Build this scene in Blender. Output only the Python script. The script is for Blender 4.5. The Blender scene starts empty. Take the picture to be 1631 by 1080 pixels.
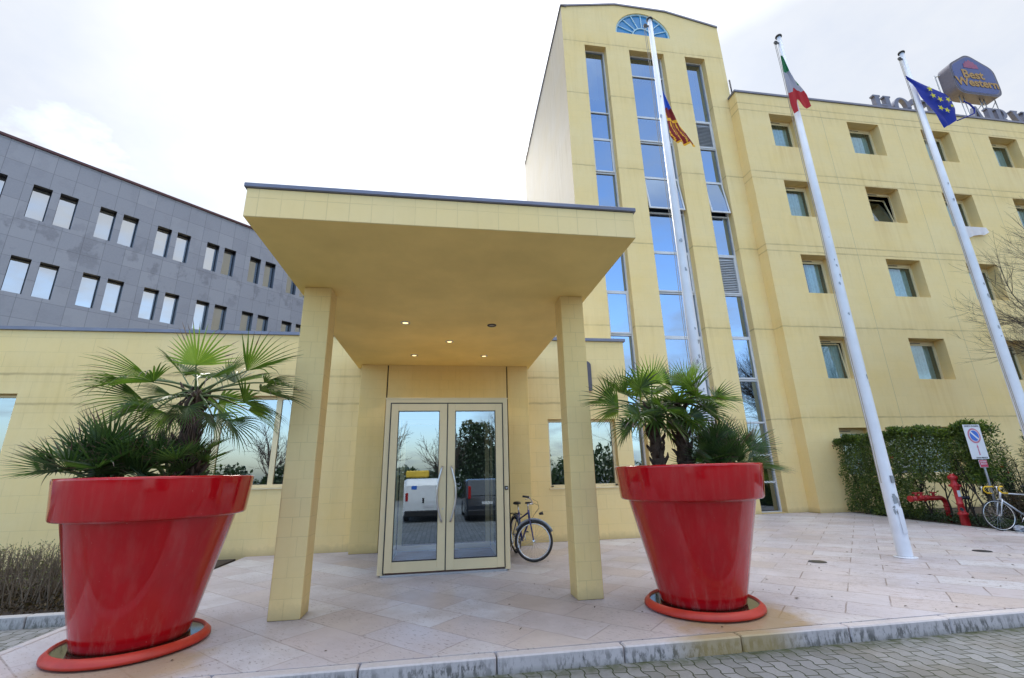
import bpy, math, random
from math import sin, cos, pi, radians as R
from mathutils import Vector, Matrix
random.seed(7)
S = bpy.context.scene
COL = S.collection

# ------------------------------------------------------------------ camera
cam = bpy.data.cameras.new('camera'); co = bpy.data.objects.new('camera', cam); COL.objects.link(co)
f = Vector((0.1494796, 0.94666887, 0.28543633)); rt = Vector((0.98856322, -0.14891552, -0.02381038)); up = Vector((-0.01996535, -0.28573102, 0.95810186))
m = Matrix.Identity(4)
for i in range(3):
    m[i][0] = rt[i]; m[i][1] = up[i]; m[i][2] = -f[i]
m.translation = (0, 0, 1.5)
co.matrix_world = m
cam.sensor_width = 36; cam.sensor_fit = 'HORIZONTAL'; cam.lens = 722.87 / 1631 * 36
cam.clip_start = 0.05; cam.clip_end = 2000
S.camera = co
# ------------------------------------------------------------------ world, sun
SUN_EL = 35
w = bpy.data.worlds.new('World'); S.world = w; w.use_nodes = True
nt = w.node_tree; nt.nodes.clear()
def nd(t, k, **kw):
    n = t.nodes.new(k)
    for a, b in kw.items():
        if hasattr(n, a): setattr(n, a, b)
        else: n.inputs[a].default_value = b
    return n
def mth(t, op, a, b=None, c=None, clamp=False):
    n = t.nodes.new('ShaderNodeMath'); n.operation = op; n.use_clamp = clamp
    for i, v in enumerate((a, b, c)):
        if v is None: continue
        if isinstance(v, (int, float)): n.inputs[i].default_value = v
        else: t.links.new(v, n.inputs[i])
    return n.outputs[0]
def mixc(t, fac, a, b, mode='MIX'):
    n = t.nodes.new('ShaderNodeMix'); n.data_type = 'RGBA'; n.blend_type = mode
    for i, v in ((0, fac), (6, a), (7, b)):
        if isinstance(v, (int, float)): n.inputs[i].default_value = v
        elif isinstance(v, tuple): n.inputs[i].default_value = v if len(v) == 4 else v + (1,)
        else: t.links.new(v, n.inputs[i])
    return n.outputs[2]
def ramp(t, x, pts, interp='LINEAR'):
    n = t.nodes.new('ShaderNodeValToRGB'); n.color_ramp.interpolation = interp
    el = n.color_ramp.elements
    while len(el) > 1: el.remove(el[-1])
    el[0].position = pts[0][0]; el[0].color = col4(pts[0][1])
    for p, c in pts[1:]:
        e = el.new(p); e.color = col4(c)
    t.links.new(x, n.inputs[0]); return n.outputs[0]
def col4(c): return (c, c, c, 1) if isinstance(c, (int, float)) else (tuple(c) + (1,))[:4]
def noise(t, vec, scale, detail=4, rough=.55, out=0):
    n = nd(t, 'ShaderNodeTexNoise'); n.inputs['Scale'].default_value = scale; n.inputs['Detail'].default_value = detail
    n.inputs['Roughness'].default_value = rough; t.links.new(vec, n.inputs['Vector']); return n.outputs[out]
def vmap(t, vec, scale=(1, 1, 1), rot=(0, 0, 0), loc=(0, 0, 0)):
    n = nd(t, 'ShaderNodeMapping'); n.inputs['Scale'].default_value = scale; n.inputs['Rotation'].default_value = rot
    n.inputs['Location'].default_value = loc; t.links.new(vec, n.inputs['Vector']); return n.outputs[0]
sky = nd(nt, 'ShaderNodeTexSky', sky_type='NISHITA', sun_disc=False, sun_elevation=R(SUN_EL), sun_rotation=R(-1), air_density=1.2, dust_density=2.0, ozone_density=2.0)
tc = nd(nt, 'ShaderNodeTexCoord'); sep = nd(nt, 'ShaderNodeSeparateXYZ'); nt.links.new(tc.outputs['Generated'], sep.inputs[0])
# cloud layer projected on a high plane
zz = mth(nt, 'MAXIMUM', sep.outputs[2], 0.0); zz = mth(nt, 'ADD', zz, 0.16)
cu = mth(nt, 'DIVIDE', sep.outputs[0], zz); cv = mth(nt, 'DIVIDE', sep.outputs[1], zz)
cx = nd(nt, 'ShaderNodeCombineXYZ'); nt.links.new(cu, cx.inputs[0]); nt.links.new(cv, cx.inputs[1])
n1 = noise(nt, cx.outputs[0], 1.1, 8, .62)
front = mth(nt, 'MULTIPLY_ADD', sep.outputs[0], .14, mth(nt, 'MULTIPLY_ADD', sep.outputs[1], .24, .11))
cover = ramp(nt, mth(nt, 'ADD', mth(nt, 'ADD', n1, front), mth(nt, 'MULTIPLY', ramp(nt, sep.outputs[2], [(.74, 0), (.95, 1)]), .4)), [(.42, 0), (.66, 1)])
n2 = noise(nt, vmap(nt, cx.outputs[0], loc=(7, 3, 0)), .9, 7, .6)
shade = ramp(nt, n2, [(.34, (.78, .84, .96)), (.50, (.92, .95, 1.0)), (.64, (1.08, 1.07, 1.05))])
CLOUD = 2.3
cl = nd(nt, 'ShaderNodeVectorMath', operation='SCALE'); nt.links.new(shade, cl.inputs[0])
zf = ramp(nt, sep.outputs[2], [(.70, 0), (.97, 1)])  # overhead cloud, out of view, brightened to throw more light on the facades
sd = nd(nt, 'ShaderNodeVectorMath', operation='DOT_PRODUCT'); nt.links.new(tc.outputs['Generated'], sd.inputs[0]); sd.inputs[1].default_value = (-.012, cos(R(SUN_EL)), sin(R(SUN_EL)))
glow = mth(nt, 'POWER', mth(nt, 'MAXIMUM', sd.outputs['Value'], 0.0), 14.0)
nt.links.new(mth(nt, 'ADD', mth(nt, 'MULTIPLY_ADD', zf, CLOUD * 2.6, CLOUD), mth(nt, 'MULTIPLY', glow, CLOUD * .9)), cl.inputs['Scale'])
skc = mixc(nt, 1.0, sky.outputs[0], (1.06, 1.08, 1.12), 'MULTIPLY')
fin = mixc(nt, cover, skc, cl.outputs[0])
bg = nd(nt, 'ShaderNodeBackground'); bg.inputs['Strength'].default_value = 0.15
nt.links.new(fin, bg.inputs[0]); wo = nd(nt, 'ShaderNodeOutputWorld'); nt.links.new(bg.outputs[0], wo.inputs[0])
sun = bpy.data.lights.new('sun', 'SUN'); sun.energy = 1.1; sun.angle = R(14); sun.color = (1, .95, .86)
so = bpy.data.objects.new('sun', sun); COL.objects.link(so)
so.rotation_euler = Vector((0.012, -cos(R(SUN_EL)), -sin(R(SUN_EL)))).to_track_quat('-Z', 'Y').to_euler()
so.location = (0, 30, 30)
S.view_settings.view_transform = 'Standard'; S.view_settings.look = 'None'; S.view_settings.gamma = 1
S.view_settings.exposure = 1.5
S.cycles.max_bounces = 8; S.cycles.transparent_max_bounces = 16; S.cycles.glossy_bounces = 5; S.cycles.diffuse_bounces = 4
S.cycles.caustics_reflective = False; S.cycles.caustics_refractive = False
S.cycles.sample_clamp_indirect = 6

# ------------------------------------------------------------------ helpers
def tag(o, label=None, cat=None, group=None, kind=None):
    if label: o['label'] = label
    if cat: o['category'] = cat
    if group: o['group'] = group
    if kind: o['kind'] = kind
    return o
BASE = {}
def empty(name, loc, label, cat, group=None):
    o = bpy.data.objects.new(name, None); COL.objects.link(o); o.location = loc
    o.empty_display_size = .2; BASE[o] = Vector(loc)
    return tag(o, label, cat, group)
class MB:
    def __init__(s): s.v = []; s.f = []; s.mi = []; s.sm = []; s.cur = 0; s.smooth = False
    def add(s, vs, fs):
        b = len(s.v); s.v += [tuple(v) for v in vs]
        for q in fs: s.f.append(tuple(b + i for i in q)); s.mi.append(s.cur); s.sm.append(s.smooth)
    def quad(s, *p): s.add(p, [tuple(range(len(p)))])
    def box(s, x0, x1, y0, y1, z0, z1, bev=0):
        if bev:
            b = min(bev, (x1 - x0) / 3, (y1 - y0) / 3, (z1 - z0) / 3)
            vs = []; 
            # chamfered box: 24 verts
            X = (x0, x1); Y = (y0, y1); Z = (z0, z1); idx = {}
            for i in (0, 1):
                for j in (0, 1):
                    for k in (0, 1):
                        sx = 1 - 2 * i; sy = 1 - 2 * j; sz = 1 - 2 * k
                        for a in range(3):
                            p = [X[i] + sx * b, Y[j] + sy * b, Z[k] + sz * b]
                            p[a] = (X[i], Y[j], Z[k])[a]
                            idx[(i, j, k, a)] = len(vs); vs.append(p)
            fs = []
            for a in range(3):
                o = [q for q in range(3) if q != a]
                for e in (0, 1):
                    c = []
                    for (p, q) in ((0, 0), (1, 0), (1, 1), (0, 1)):
                        t = [0, 0, 0]; t[a] = e; t[o[0]] = p; t[o[1]] = q; c.append(idx[(*t, a)])
                    if (e == 0) ^ (a == 1): c = c[::-1]
                    fs.append(tuple(c))
            for a in range(3):     # edges along axis a
                o = [q for q in range(3) if q != a]
                for p in (0, 1):
                    for q in (0, 1):
                        t0 = [0, 0, 0]; t0[o[0]] = p; t0[o[1]] = q; t1 = list(t0); t1[a] = 1
                        fs.append((idx[(*t0, o[0])], idx[(*t1, o[0])], idx[(*t1, o[1])], idx[(*t0, o[1])]))
            for i in (0, 1):
                for j in (0, 1):
                    for k in (0, 1): fs.append(tuple(idx[(i, j, k, a)] for a in range(3)))
            s.add(vs, fs); return
        vs = [(x, y, z) for z in (z0, z1) for y in (y0, y1) for x in (x0, x1)]
        s.add(vs, [(0, 2, 3, 1), (4, 5, 7, 6), (0, 1, 5, 4), (2, 6, 7, 3), (0, 4, 6, 2), (1, 3, 7, 5)])
    def tube(s, pts, r, n=10, cap=True, sq=1.0, closed=False):
        pts = [Vector(p) for p in pts]; N = len(pts)
        if not isinstance(r, (list, tuple)): r = [r] * N
        t0 = (pts[1] - pts[0]).normalized()
        u = t0.orthogonal().normalized()
        if closed:
            u = Vector((0, 0, 0)); c = sum(pts, Vector()) / N; u = (pts[0] - c).normalized()
        b = len(s.v); ring = []
        for i in range(N):
            if closed: t = (pts[(i + 1) % N] - pts[i - 1]).normalized()
            else: t = (pts[min(i + 1, N - 1)] - pts[max(i - 1, 0)]).normalized()
            u = (u - t * u.dot(t)); u = u.normalized() if u.length > 1e-6 else t.orthogonal().normalized()
            v = t.cross(u)
            for k in range(n):
                a = 2 * pi * k / n; s.v.append(tuple(pts[i] + (u * cos(a) + v * sin(a) * sq) * r[i]))
        M = N if closed else N - 1
        for i in range(M):
            j = (i + 1) % N
            for k in range(n):
                l = (k + 1) % n
                s.f.append((b + i * n + k, b + i * n + l, b + j * n + l, b + j * n + k)); s.mi.append(s.cur); s.sm.append(True)
        if cap and not closed:
            s.f.append(tuple(b + k for k in range(n))[::-1]); s.mi.append(s.cur); s.sm.append(False)
            s.f.append(tuple(b + (N - 1) * n + k for k in range(n))); s.mi.append(s.cur); s.sm.append(False)
    def lathe(s, prof, n=32, c=(0, 0, 0), smooth=True):
        b = len(s.v); c = Vector(c)
        for (r, z) in prof:
            for k in range(n):
                a = 2 * pi * k / n; s.v.append((c.x + r * cos(a), c.y + r * sin(a), c.z + z))
        for i in range(len(prof) - 1):
            for k in range(n):
                l = (k + 1) % n
                s.f.append((b + i * n + k, b + i * n + l, b + (i + 1) * n + l, b + (i + 1) * n + k)); s.mi.append(s.cur); s.sm.append(smooth)
    def prism(s, poly, ext, caps=True):
        n = len(poly); ext = Vector(ext); p = [Vector(q) for q in poly]
        vs = p + [q + ext for q in p]
        fs = [(i, (i + 1) % n, n + (i + 1) % n, n + i) for i in range(n)]
        if caps: fs += [tuple(range(n))[::-1], tuple(range(n, 2 * n))]
        s.add(vs, fs)
    def torus(s, c, ax, R_, r, n=40, k=8):
        ax = Vector(ax).normalized(); u = ax.orthogonal().normalized(); v = ax.cross(u); c = Vector(c)
        s.tube([c + (u * cos(2 * pi * i / n) + v * sin(2 * pi * i / n)) * R_ for i in range(n)], r, k, closed=True)
    def build(s, name, mat, parent=None, label=None):
        me = bpy.data.meshes.new(name)
        o_ = Vector((0, 0, 0)); p = parent
        if p is not None: o_ = BASE[p]
        me.from_pydata([(x - o_.x, y - o_.y, z - o_.z) for x, y, z in s.v], [], s.f)
        mats = mat if isinstance(mat, (list, tuple)) else [mat]
        for q in mats: me.materials.append(q)
        me.polygons.foreach_set('material_index', s.mi); me.polygons.foreach_set('use_smooth', s.sm)
        me.update()
        o = bpy.data.objects.new(name, me); COL.objects.link(o)
        if parent is not None: o.parent = parent; BASE[o] = o_
        else: BASE[o] = Vector((0, 0, 0))
        if label: o['label'] = label
        return o
def bevel(o, wd, seg=2, ang=35):
    b = o.modifiers.new('bevel', 'BEVEL'); b.width = wd; b.segments = seg; b.limit_method = 'ANGLE'; b.angle_limit = R(ang); return o
def smooth_angle(o):
    return o

# ------------------------------------------------------------------ materials
def newmat(name):
    ma = bpy.data.materials.new(name); ma.use_nodes = True; t = ma.node_tree; t.nodes.clear()
    out = nd(t, 'ShaderNodeOutputMaterial'); return ma, t, out
def bsdf(t, out, color, rough=.6, metal=0, bump=None, bs=.3, bd=.01, spec=.5, coat=0):
    p = nd(t, 'ShaderNodeBsdfPrincipled')
    if isinstance(color, tuple): p.inputs['Base Color'].default_value = col4(color)
    else: t.links.new(color, p.inputs['Base Color'])
    if isinstance(rough, (int, float)): p.inputs['Roughness'].default_value = rough
    else: t.links.new(rough, p.inputs['Roughness'])
    p.inputs['Metallic'].default_value = metal; p.inputs['Specular IOR Level'].default_value = spec
    p.inputs['Coat Weight'].default_value = coat; p.inputs['Coat Roughness'].default_value = .04
    if bump is not None:
        b = nd(t, 'ShaderNodeBump'); b.inputs['Strength'].default_value = bs; b.inputs['Distance'].default_value = bd
        t.links.new(bump, b.inputs['Height']); t.links.new(b.outputs[0], p.inputs['Normal'])
    t.links.new(p.outputs[0], out.inputs[0]); return p
def pos(t): return nd(t, 'ShaderNodeNewGeometry').outputs['Position']
def simple(name, c, rough=.5, metal=0, var=.12, sc=6, spec=.5, coat=0, bs=0.0):
    ma, t, out = newmat(name); g = nd(t, 'ShaderNodeTexCoord').outputs['Object']
    n = noise(t, g, sc, 5, .6)
    c2 = tuple(min(1, x * (1 + var)) for x in c); c1 = tuple(x * (1 - var) for x in c)
    colr = ramp(t, n, [(.3, c1), (.7, c2)])
    bsdf(t, out, colr, rough, metal, bump=n if bs else None, bs=bs, spec=spec, coat=coat); return ma
def wall_mat(name, base, tw, th, strings=(), sills=(), streak=.35, line=.5, seed=0, off=.5, mortar=.006, tint=.08, zo=0.0):
    ma, t, out = newmat(name); g = pos(t); sp = nd(t, 'ShaderNodeSeparateXYZ'); t.links.new(g, sp.inputs[0])
    xy = mth(t, 'ADD', sp.outputs[0], sp.outputs[1]); cb = nd(t, 'ShaderNodeCombineXYZ')
    t.links.new(xy, cb.inputs[0]); t.links.new(mth(t, 'ADD', sp.outputs[2], zo), cb.inputs[1])
    br = nd(t, 'ShaderNodeTexBrick'); br.offset = off
    for k, v in (('Scale', 1.0), ('Mortar Size', mortar), ('Mortar Smooth', .4), ('Brick Width', tw), ('Row Height', th), ('Bias', 0.0)): br.inputs[k].default_value = v
    br.inputs['Color1'].default_value = (0, 0, 0, 1); br.inputs['Color2'].default_value = (1, 1, 1, 1); br.inputs['Mortar'].default_value = (.5, .5, .5, 1)
    t.links.new(cb.outputs[0], br.inputs['Vector'])
    big = noise(t, vmap(t, g, loc=(seed, 0, 0)), .55, 6, .6)
    fine = noise(t, g, 9, 5, .65)
    b2 = tuple(x * y for x, y in zip(base, (1.0, .95, .80)))
    c = mixc(t, ramp(t, big, [(.35, 0), (.68, 1)]), base, b2)
    c = mixc(t, mth(t, 'MULTIPLY', br.outputs['Color'], tint), c, tuple(x * .72 for x in base))
    c = mixc(t, ramp(t, fine, [(.45, 0), (.85, .12)]), c, tuple(x * .7 for x in base))
    # drip streaks
    st = noise(t, vmap(t, cb.outputs[0], scale=(3.2, .16, 1), loc=(seed, 0, 0)), 1.6, 6, .7)
    gate = noise(t, vmap(t, g, loc=(3 + seed, 1, 5)), .35, 3, .5)
    sm = mth(t, 'MULTIPLY', ramp(t, st, [(.50, 0), (.72, 1)]), ramp(t, gate, [(.38, .15), (.62, 1)]))
    c = mixc(t, mth(t, 'MULTIPLY', sm, streak), c, tuple(x * y for x, y in zip(base, (.70, .62, .45))))
    if sills:   # rain streaks running down from the window sills
        tot = None
        for z in sills:
            dz = mth(t, 'SUBTRACT', z, sp.outputs[2]); k = mth(t, 'MULTIPLY', mth(t, 'GREATER_THAN', dz, 0.0), mth(t, 'SUBTRACT', 1.0, mth(t, 'MULTIPLY', dz, .62), clamp=True))
            tot = k if tot is None else mth(t, 'MAXIMUM', tot, k)
        xm = mth(t, 'ABSOLUTE', mth(t, 'SUBTRACT', mth(t, 'FLOORED_MODULO', mth(t, 'SUBTRACT', sp.outputs[0], 12.77), 3.94), 1.97))
        xk = mth(t, 'SUBTRACT', 1.0, mth(t, 'MULTIPLY', mth(t, 'SUBTRACT', xm, .62), 3.0), clamp=True)
        s2 = ramp(t, noise(t, vmap(t, cb.outputs[0], scale=(1, .05, 1)), 4.5, 4, .6), [(.40, .1), (.62, 1)])
        c = mixc(t, mth(t, 'MULTIPLY', mth(t, 'MULTIPLY', tot, xk), mth(t, 'MULTIPLY', s2, .42)), c, tuple(x * y for x, y in zip(base, (.74, .60, .42))))
    # faint tile joints, worn in places
    jm = mth(t, 'MULTIPLY', br.outputs['Fac'], ramp(t, noise(t, g, 2.3, 4, .6), [(.35, .25), (.6, 1)]))
    c = mixc(t, mth(t, 'MULTIPLY', jm, line), c, tuple(x * .45 for x in base))
    if strings:
        wob = mth(t, 'MULTIPLY_ADD', noise(t, g, 3, 3, .5), .05, -.025)
        tot = None; drip = None
        for z in strings:
            d = mth(t, 'ABSOLUTE', mth(t, 'SUBTRACT', mth(t, 'ADD', sp.outputs[2], wob), z))
            k = mth(t, 'SUBTRACT', 1.0, mth(t, 'MULTIPLY', d, 26.0), clamp=True)
            tot = k if tot is None else mth(t, 'MAXIMUM', tot, k)
            dz = mth(t, 'SUBTRACT', z, sp.outputs[2])          # dirt washed down below the joint
            k2 = mth(t, 'MULTIPLY', mth(t, 'SUBTRACT', 1.0, mth(t, 'MULTIPLY', mth(t, 'ABSOLUTE', mth(t, 'SUBTRACT', dz, .02)), 2.2), clamp=True), .5)
            drip = k2 if drip is None else mth(t, 'MAXIMUM', drip, k2)
        tot = mth(t, 'MULTIPLY', tot, ramp(t, noise(t, g, 1.7, 4, .6), [(.3, .25), (.6, .75)]))
        c = mixc(t, mth(t, 'MULTIPLY', drip, ramp(t, st, [(.4, .1), (.7, .9)])), c, tuple(x * y for x, y in zip(base, (.72, .66, .52))))
        c = mixc(t, tot, c, tuple(x * y for x, y in zip(base, (.42, .38, .34))))
    # splash dirt at the foot
    fd = mth(t, 'SUBTRACT', 1.0, mth(t, 'DIVIDE', sp.outputs[2], mth(t, 'MULTIPLY_ADD', fine, .25, .05)), clamp=True)
    c = mixc(t, mth(t, 'MULTIPLY', fd, .55), c, tuple(x * .4 for x in base))
    hgt = mth(t, 'SUBTRACT', mth(t, 'MULTIPLY', fine, .35), br.outputs['Fac'])
    bsdf(t, out, c, .62, bump=hgt, bs=.35, bd=.006, spec=.35); return ma
YEL = (.83, .655, .335)
M = {}
ZS = (3.18, 6.62, 10.05, 13.48, 17.14, 20.04)
M['tower'] = wall_mat('tower_render', YEL, .66, .33, ZS, streak=.26, line=.13, seed=4)
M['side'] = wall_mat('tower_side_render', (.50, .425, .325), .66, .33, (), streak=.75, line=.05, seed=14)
M['wing'] = wall_mat('wing_render', tuple(a * b for a, b in zip(YEL, (.98, .97, .96))), .66, .33, (3.18, 6.6, 10.05, 9.77, 13.48, 13.15, 17.0, 16.64), (14.86, 11.42, 8.0, 4.6), streak=.24, line=.12, seed=9)
M['low'] = wall_mat('low_wall_render', YEL, .66, .33, (3.16, 3.80), streak=.22, line=.30, seed=2)
M['tile'] = wall_mat('portico_tiles', (.81, .635, .32), .22, .215, (), streak=.2, line=.27, seed=1, off=.33, mortar=.005)
M['fascia'] = wall_mat('fascia_tiles', (.82, .645, .34), .22, .215, (), streak=.15, line=.28, seed=3, off=0.0, mortar=.005, zo=.085)
M['wallt'] = wall_mat('entrance_wall_tiles', (.81, .63, .29), .33, .215, (), streak=.25, line=.22, seed=6, mortar=.004)
M['soffit'] = simple('painted_soffit', (.92, .69, .25), .7, var=.08, sc=1.2, spec=.3)
M['pipeyel'] = simple('ochre_paint', (.62, .47, .16), .6, var=.1, sc=2)
M['coping'] = simple('grey_metal_coping', (.17, .17, .215), .4, .5, var=.15, sc=2)
M['whitemetal'] = simple('white_window_frame', (.62, .63, .66), .45, var=.07)
M['cream'] = simple('cream_aluminium', (.74, .62, .38), .38, var=.05, sc=2)
M['gasket'] = simple('black_gasket', (.02, .02, .025), .5)
M['dark'] = simple('dark_interior', (.018, .020, .024), .9)
M['steel'] = simple('brushed_steel', (.55, .55, .56), .3, .9, var=.05, sc=20)
M['mat'] = simple('brown_doormat', (.24, .14, .12), .95, var=.2, sc=30)
M['pole'] = simple('white_pole_paint', (.66, .68, .74), .35, var=.07, sc=3)
M['black'] = simple('black_plastic', (.015, .015, .018), .45)
M['rubber'] = simple('tyre_rubber', (.022, .022, .025), .8)
M['chrome'] = simple('polished_metal', (.6, .6, .62), .2, 1.0, var=.03)
M['greypipe'] = simple('galvanised_steel', (.30, .32, .35), .45, .6, var=.15, sc=9)
M['rope'] = simple('rope_fibre', (.34, .30, .25), .9)
def glass(name, tint, fac, trans, bump=0.0, rough=.01, bsc=1.2):
    ma, t, out = newmat(name)
    g = nd(t, 'ShaderNodeBsdfGlossy'); g.inputs['Color'].default_value = col4(tint); g.inputs['Roughness'].default_value = rough
    tr = nd(t, 'ShaderNodeBsdfTransparent'); tr.inputs['Color'].default_value = col4(trans)
    fr = nd(t, 'ShaderNodeFresnel'); fr.inputs['IOR'].default_value = 1.45
    k = mth(t, 'ADD', fr.outputs[0], fac, clamp=True)
    if bump:
        b = nd(t, 'ShaderNodeBump'); b.inputs['Strength'].default_value = bump; b.inputs['Distance'].default_value = .02
        t.links.new(noise(t, pos(t), bsc, 2, .4), b.inputs['Height']); t.links.new(b.outputs[0], g.inputs['Normal'])
    mx = nd(t, 'ShaderNodeMixShader'); t.links.new(k, mx.inputs[0]); t.links.new(tr.outputs[0], mx.inputs[1]); t.links.new(g.outputs[0], mx.inputs[2])
    t.links.new(mx.outputs[0], out.inputs[0]); return ma
M['towerglass'] = glass('blue_solar_glass', (.52, .68, .90), .56, (.30, .42, .55), .10)
M['glass'] = glass('window_glass', (.74, .85, .95), .34, (.72, .80, .82), .06)
M['wingglass'] = glass('hotel_window_glass', (.72, .86, .92), .20, (.80, .88, .88), .05)
M['doorglass'] = glass('door_glass', (.66, .80, .95), .34, (.80, .84, .84), .015, bsc=.6)
M['greyglass'] = glass('office_glass', (.92, .96, 1), .55, (.8, .85, .9), .03)
M['curtain'] = simple('sheer_curtain', (.50, .70, .70), .9, var=.15, sc=8)
M['blind'] = simple('white_blind', (.62, .64, .66), .8, var=.05, sc=1)
# grey stone facade
def stone_grey():
    ma, t, out = newmat('grey_stone_cladding'); g = nd(t, 'ShaderNodeTexCoord').outputs['Object']
    br = nd(t, 'ShaderNodeTexBrick'); br.offset = 0
    for k, v in (('Scale', 1.0), ('Mortar Size', .009), ('Mortar Smooth', .2), ('Brick Width', .715), ('Row Height', .81)): br.inputs[k].default_value = v
    br.inputs['Color1'].default_value = (0, 0, 0, 1); br.inputs['Color2'].default_value = (1, 1, 1, 1)
    sp = nd(t, 'ShaderNodeSeparateXYZ'); t.links.new(g, sp.inputs[0]); cb = nd(t, 'ShaderNodeCombineXYZ')
    t.links.new(sp.outputs[0], cb.inputs[0]); t.links.new(sp.outputs[2], cb.inputs[1]); v = vmap(t, cb.outputs[0], loc=(.28, .28, 0)); t.links.new(v, br.inputs['Vector'])
    c = mixc(t, br.outputs['Color'], (.235, .25, .305), (.285, .30, .355))
    n = noise(t, vmap(t, g, scale=(1, 1, .8)), 1.1, 5, .6); wet = ramp(t, n, [(.52, 0), (.58, 1)])
    rowgate = mth(t, 'ABSOLUTE', mth(t, 'SUBTRACT', sp.outputs[2], 11.3)); rg = mth(t, 'SUBTRACT', 1.0, mth(t, 'MULTIPLY', rowgate, .75), clamp=True)
    c = mixc(t, mth(t, 'MULTIPLY', wet, mth(t, 'MULTIPLY_ADD', rg, .5, .12)), c, (.125, .13, .165))
    fn = noise(t, g, 14, 6, .7)
    c = mixc(t, ramp(t, fn, [(.4, 0), (.75, .35)]), c, (.34, .35, .41))
    c = mixc(t, mth(t, 'MULTIPLY', br.outputs['Fac'], .5), c, (.08, .08, .10))
    bsdf(t, out, c, .45, bump=mth(t, 'SUBTRACT', 1, br.outputs['Fac']), bs=.4, bd=.01); return ma
M['grey'] = stone_grey()
M['darkmetal'] = simple('dark_bronze_metal', (.030, .032, .045), .4, .4)
M['roofred'] = simple('dark_red_eave', (.07, .02, .025), .5)
# terrace slabs, laid diagonally
def slabs():
    ma, t, out = newmat('pink_white_stone_slabs'); g = pos(t)
    v = vmap(t, g, rot=(0, 0, R(45)))
    br = nd(t, 'ShaderNodeTexBrick'); br.offset = .42; br.offset_frequency = 2
    for k, x in (('Scale', 1.0), ('Mortar Size', .009), ('Mortar Smooth', .25), ('Brick Width', .97), ('Row Height', .54), ('Bias', 0)): br.inputs[k].default_value = x
    br.inputs['Color1'].default_value = (0, 0, 0, 1); br.inputs['Color2'].default_value = (1, 1, 1, 1)
    wobv = nd(t, 'ShaderNodeVectorMath', operation='SCALE'); t.links.new(noise(t, g, 5, 4, .6, out=1), wobv.inputs[0]); wobv.inputs['Scale'].default_value = .018
    av = nd(t, 'ShaderNodeVectorMath', operation='ADD'); t.links.new(v, av.inputs[0]); t.links.new(wobv.outputs[0], av.inputs[1]); t.links.new(av.outputs[0], br.inputs['Vector'])
    c = ramp(t, br.outputs['Color'], [(0, (.47, .435, .475)), (.3, (.51, .49, .535)), (.5, (.48, .43, .455)), (.68, (.56, .56, .61)), (.85, (.47, .405, .39)), (1, (.48, .455, .505))])
    big = noise(t, g, .8, 5, .6)
    c = mixc(t, ramp(t, big, [(.4, 0), (.66, .45)]), c, (.36, .32, .33))
    mid = noise(t, vmap(t, v, scale=(1, 3, 1)), 3.2, 6, .65)
    c = mixc(t, ramp(t, mid, [(.5, 0), (.75, .35)]), c, (.40, .32, .30))
    # veins and pits of the limestone
    pn = noise(t, vmap(t, v, scale=(1, 2.6, 1)), 16, 5, .6); gate = noise(t, g, 1.3, 3, .5)
    pit = mth(t, 'MULTIPLY', ramp(t, pn, [(.585, 0), (.64, 1)]), ramp(t, gate, [(.36, 0), (.56, 1)]))
    c = mixc(t, mth(t, 'MULTIPLY', pit, .75), c, (.15, .125, .12))
    # brown rust coloured wear at joints
    sx_ = nd(t, 'ShaderNodeSeparateXYZ'); t.links.new(g, sx_.inputs[0])
    wr = noise(t, vmap(t, v, scale=(1, 5, 1)), 2.6, 5, .7); side_ = mth(t, 'MULTIPLY', mth(t, 'SUBTRACT', sx_.outputs[0], 3.0), .25, clamp=True)
    c = mixc(t, mth(t, 'MULTIPLY', ramp(t, wr, [(.585, 0), (.63, .85)]), side_), c, (.22, .13, .09))
    damp = noise(t, vmap(t, g, loc=(5, 2, 0)), .55, 6, .65)
    c = mixc(t, ramp(t, damp, [(.50, 0), (.60, .35)]), c, (.29, .25, .245))
    jg = ramp(t, noise(t, g, 1.9, 4, .65), [(.36, .22), (.56, 1)])
    jm = mth(t, 'MULTIPLY', br.outputs['Fac'], jg)
    c = mixc(t, mth(t, 'MULTIPLY', jm, mth(t, 'MULTIPLY_ADD', mth(t, 'MULTIPLY', sx_.outputs[0], .12, clamp=True), .45, .42)), c, (.15, .10, .075))
    # stains left by water from the saucers
    for (sx, sy, r_, k_) in ((3.1, 5.0, .95, .8), (-2.7, 4.9, .9, .65)):
        dd = nd(t, 'ShaderNodeVectorMath', operation='DISTANCE'); t.links.new(g, dd.inputs[0]); dd.inputs[1].default_value = (sx, sy, 0)
        e = mth(t, 'ADD', dd.outputs['Value'], mth(t, 'MULTIPLY_ADD', noise(t, g, 3.5, 4, .6), .7, -.35))
        k = ramp(t, mth(t, 'DIVIDE', e, r_), [(.55, k_), (.9, 0)])
        c = mixc(t, k, c, (.36, .24, .10))
    hgt = mth(t, 'SUBTRACT', mth(t, 'MULTIPLY', pn, .2), mth(t, 'ADD', br.outputs['Fac'], pit))
    rough = ramp(t, big, [(.35, .34), (.65, .56)])
    bsdf(t, out, c, rough, bump=hgt, bs=.35, bd=.005, spec=.45); return ma
M['slab'] = slabs()
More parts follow.
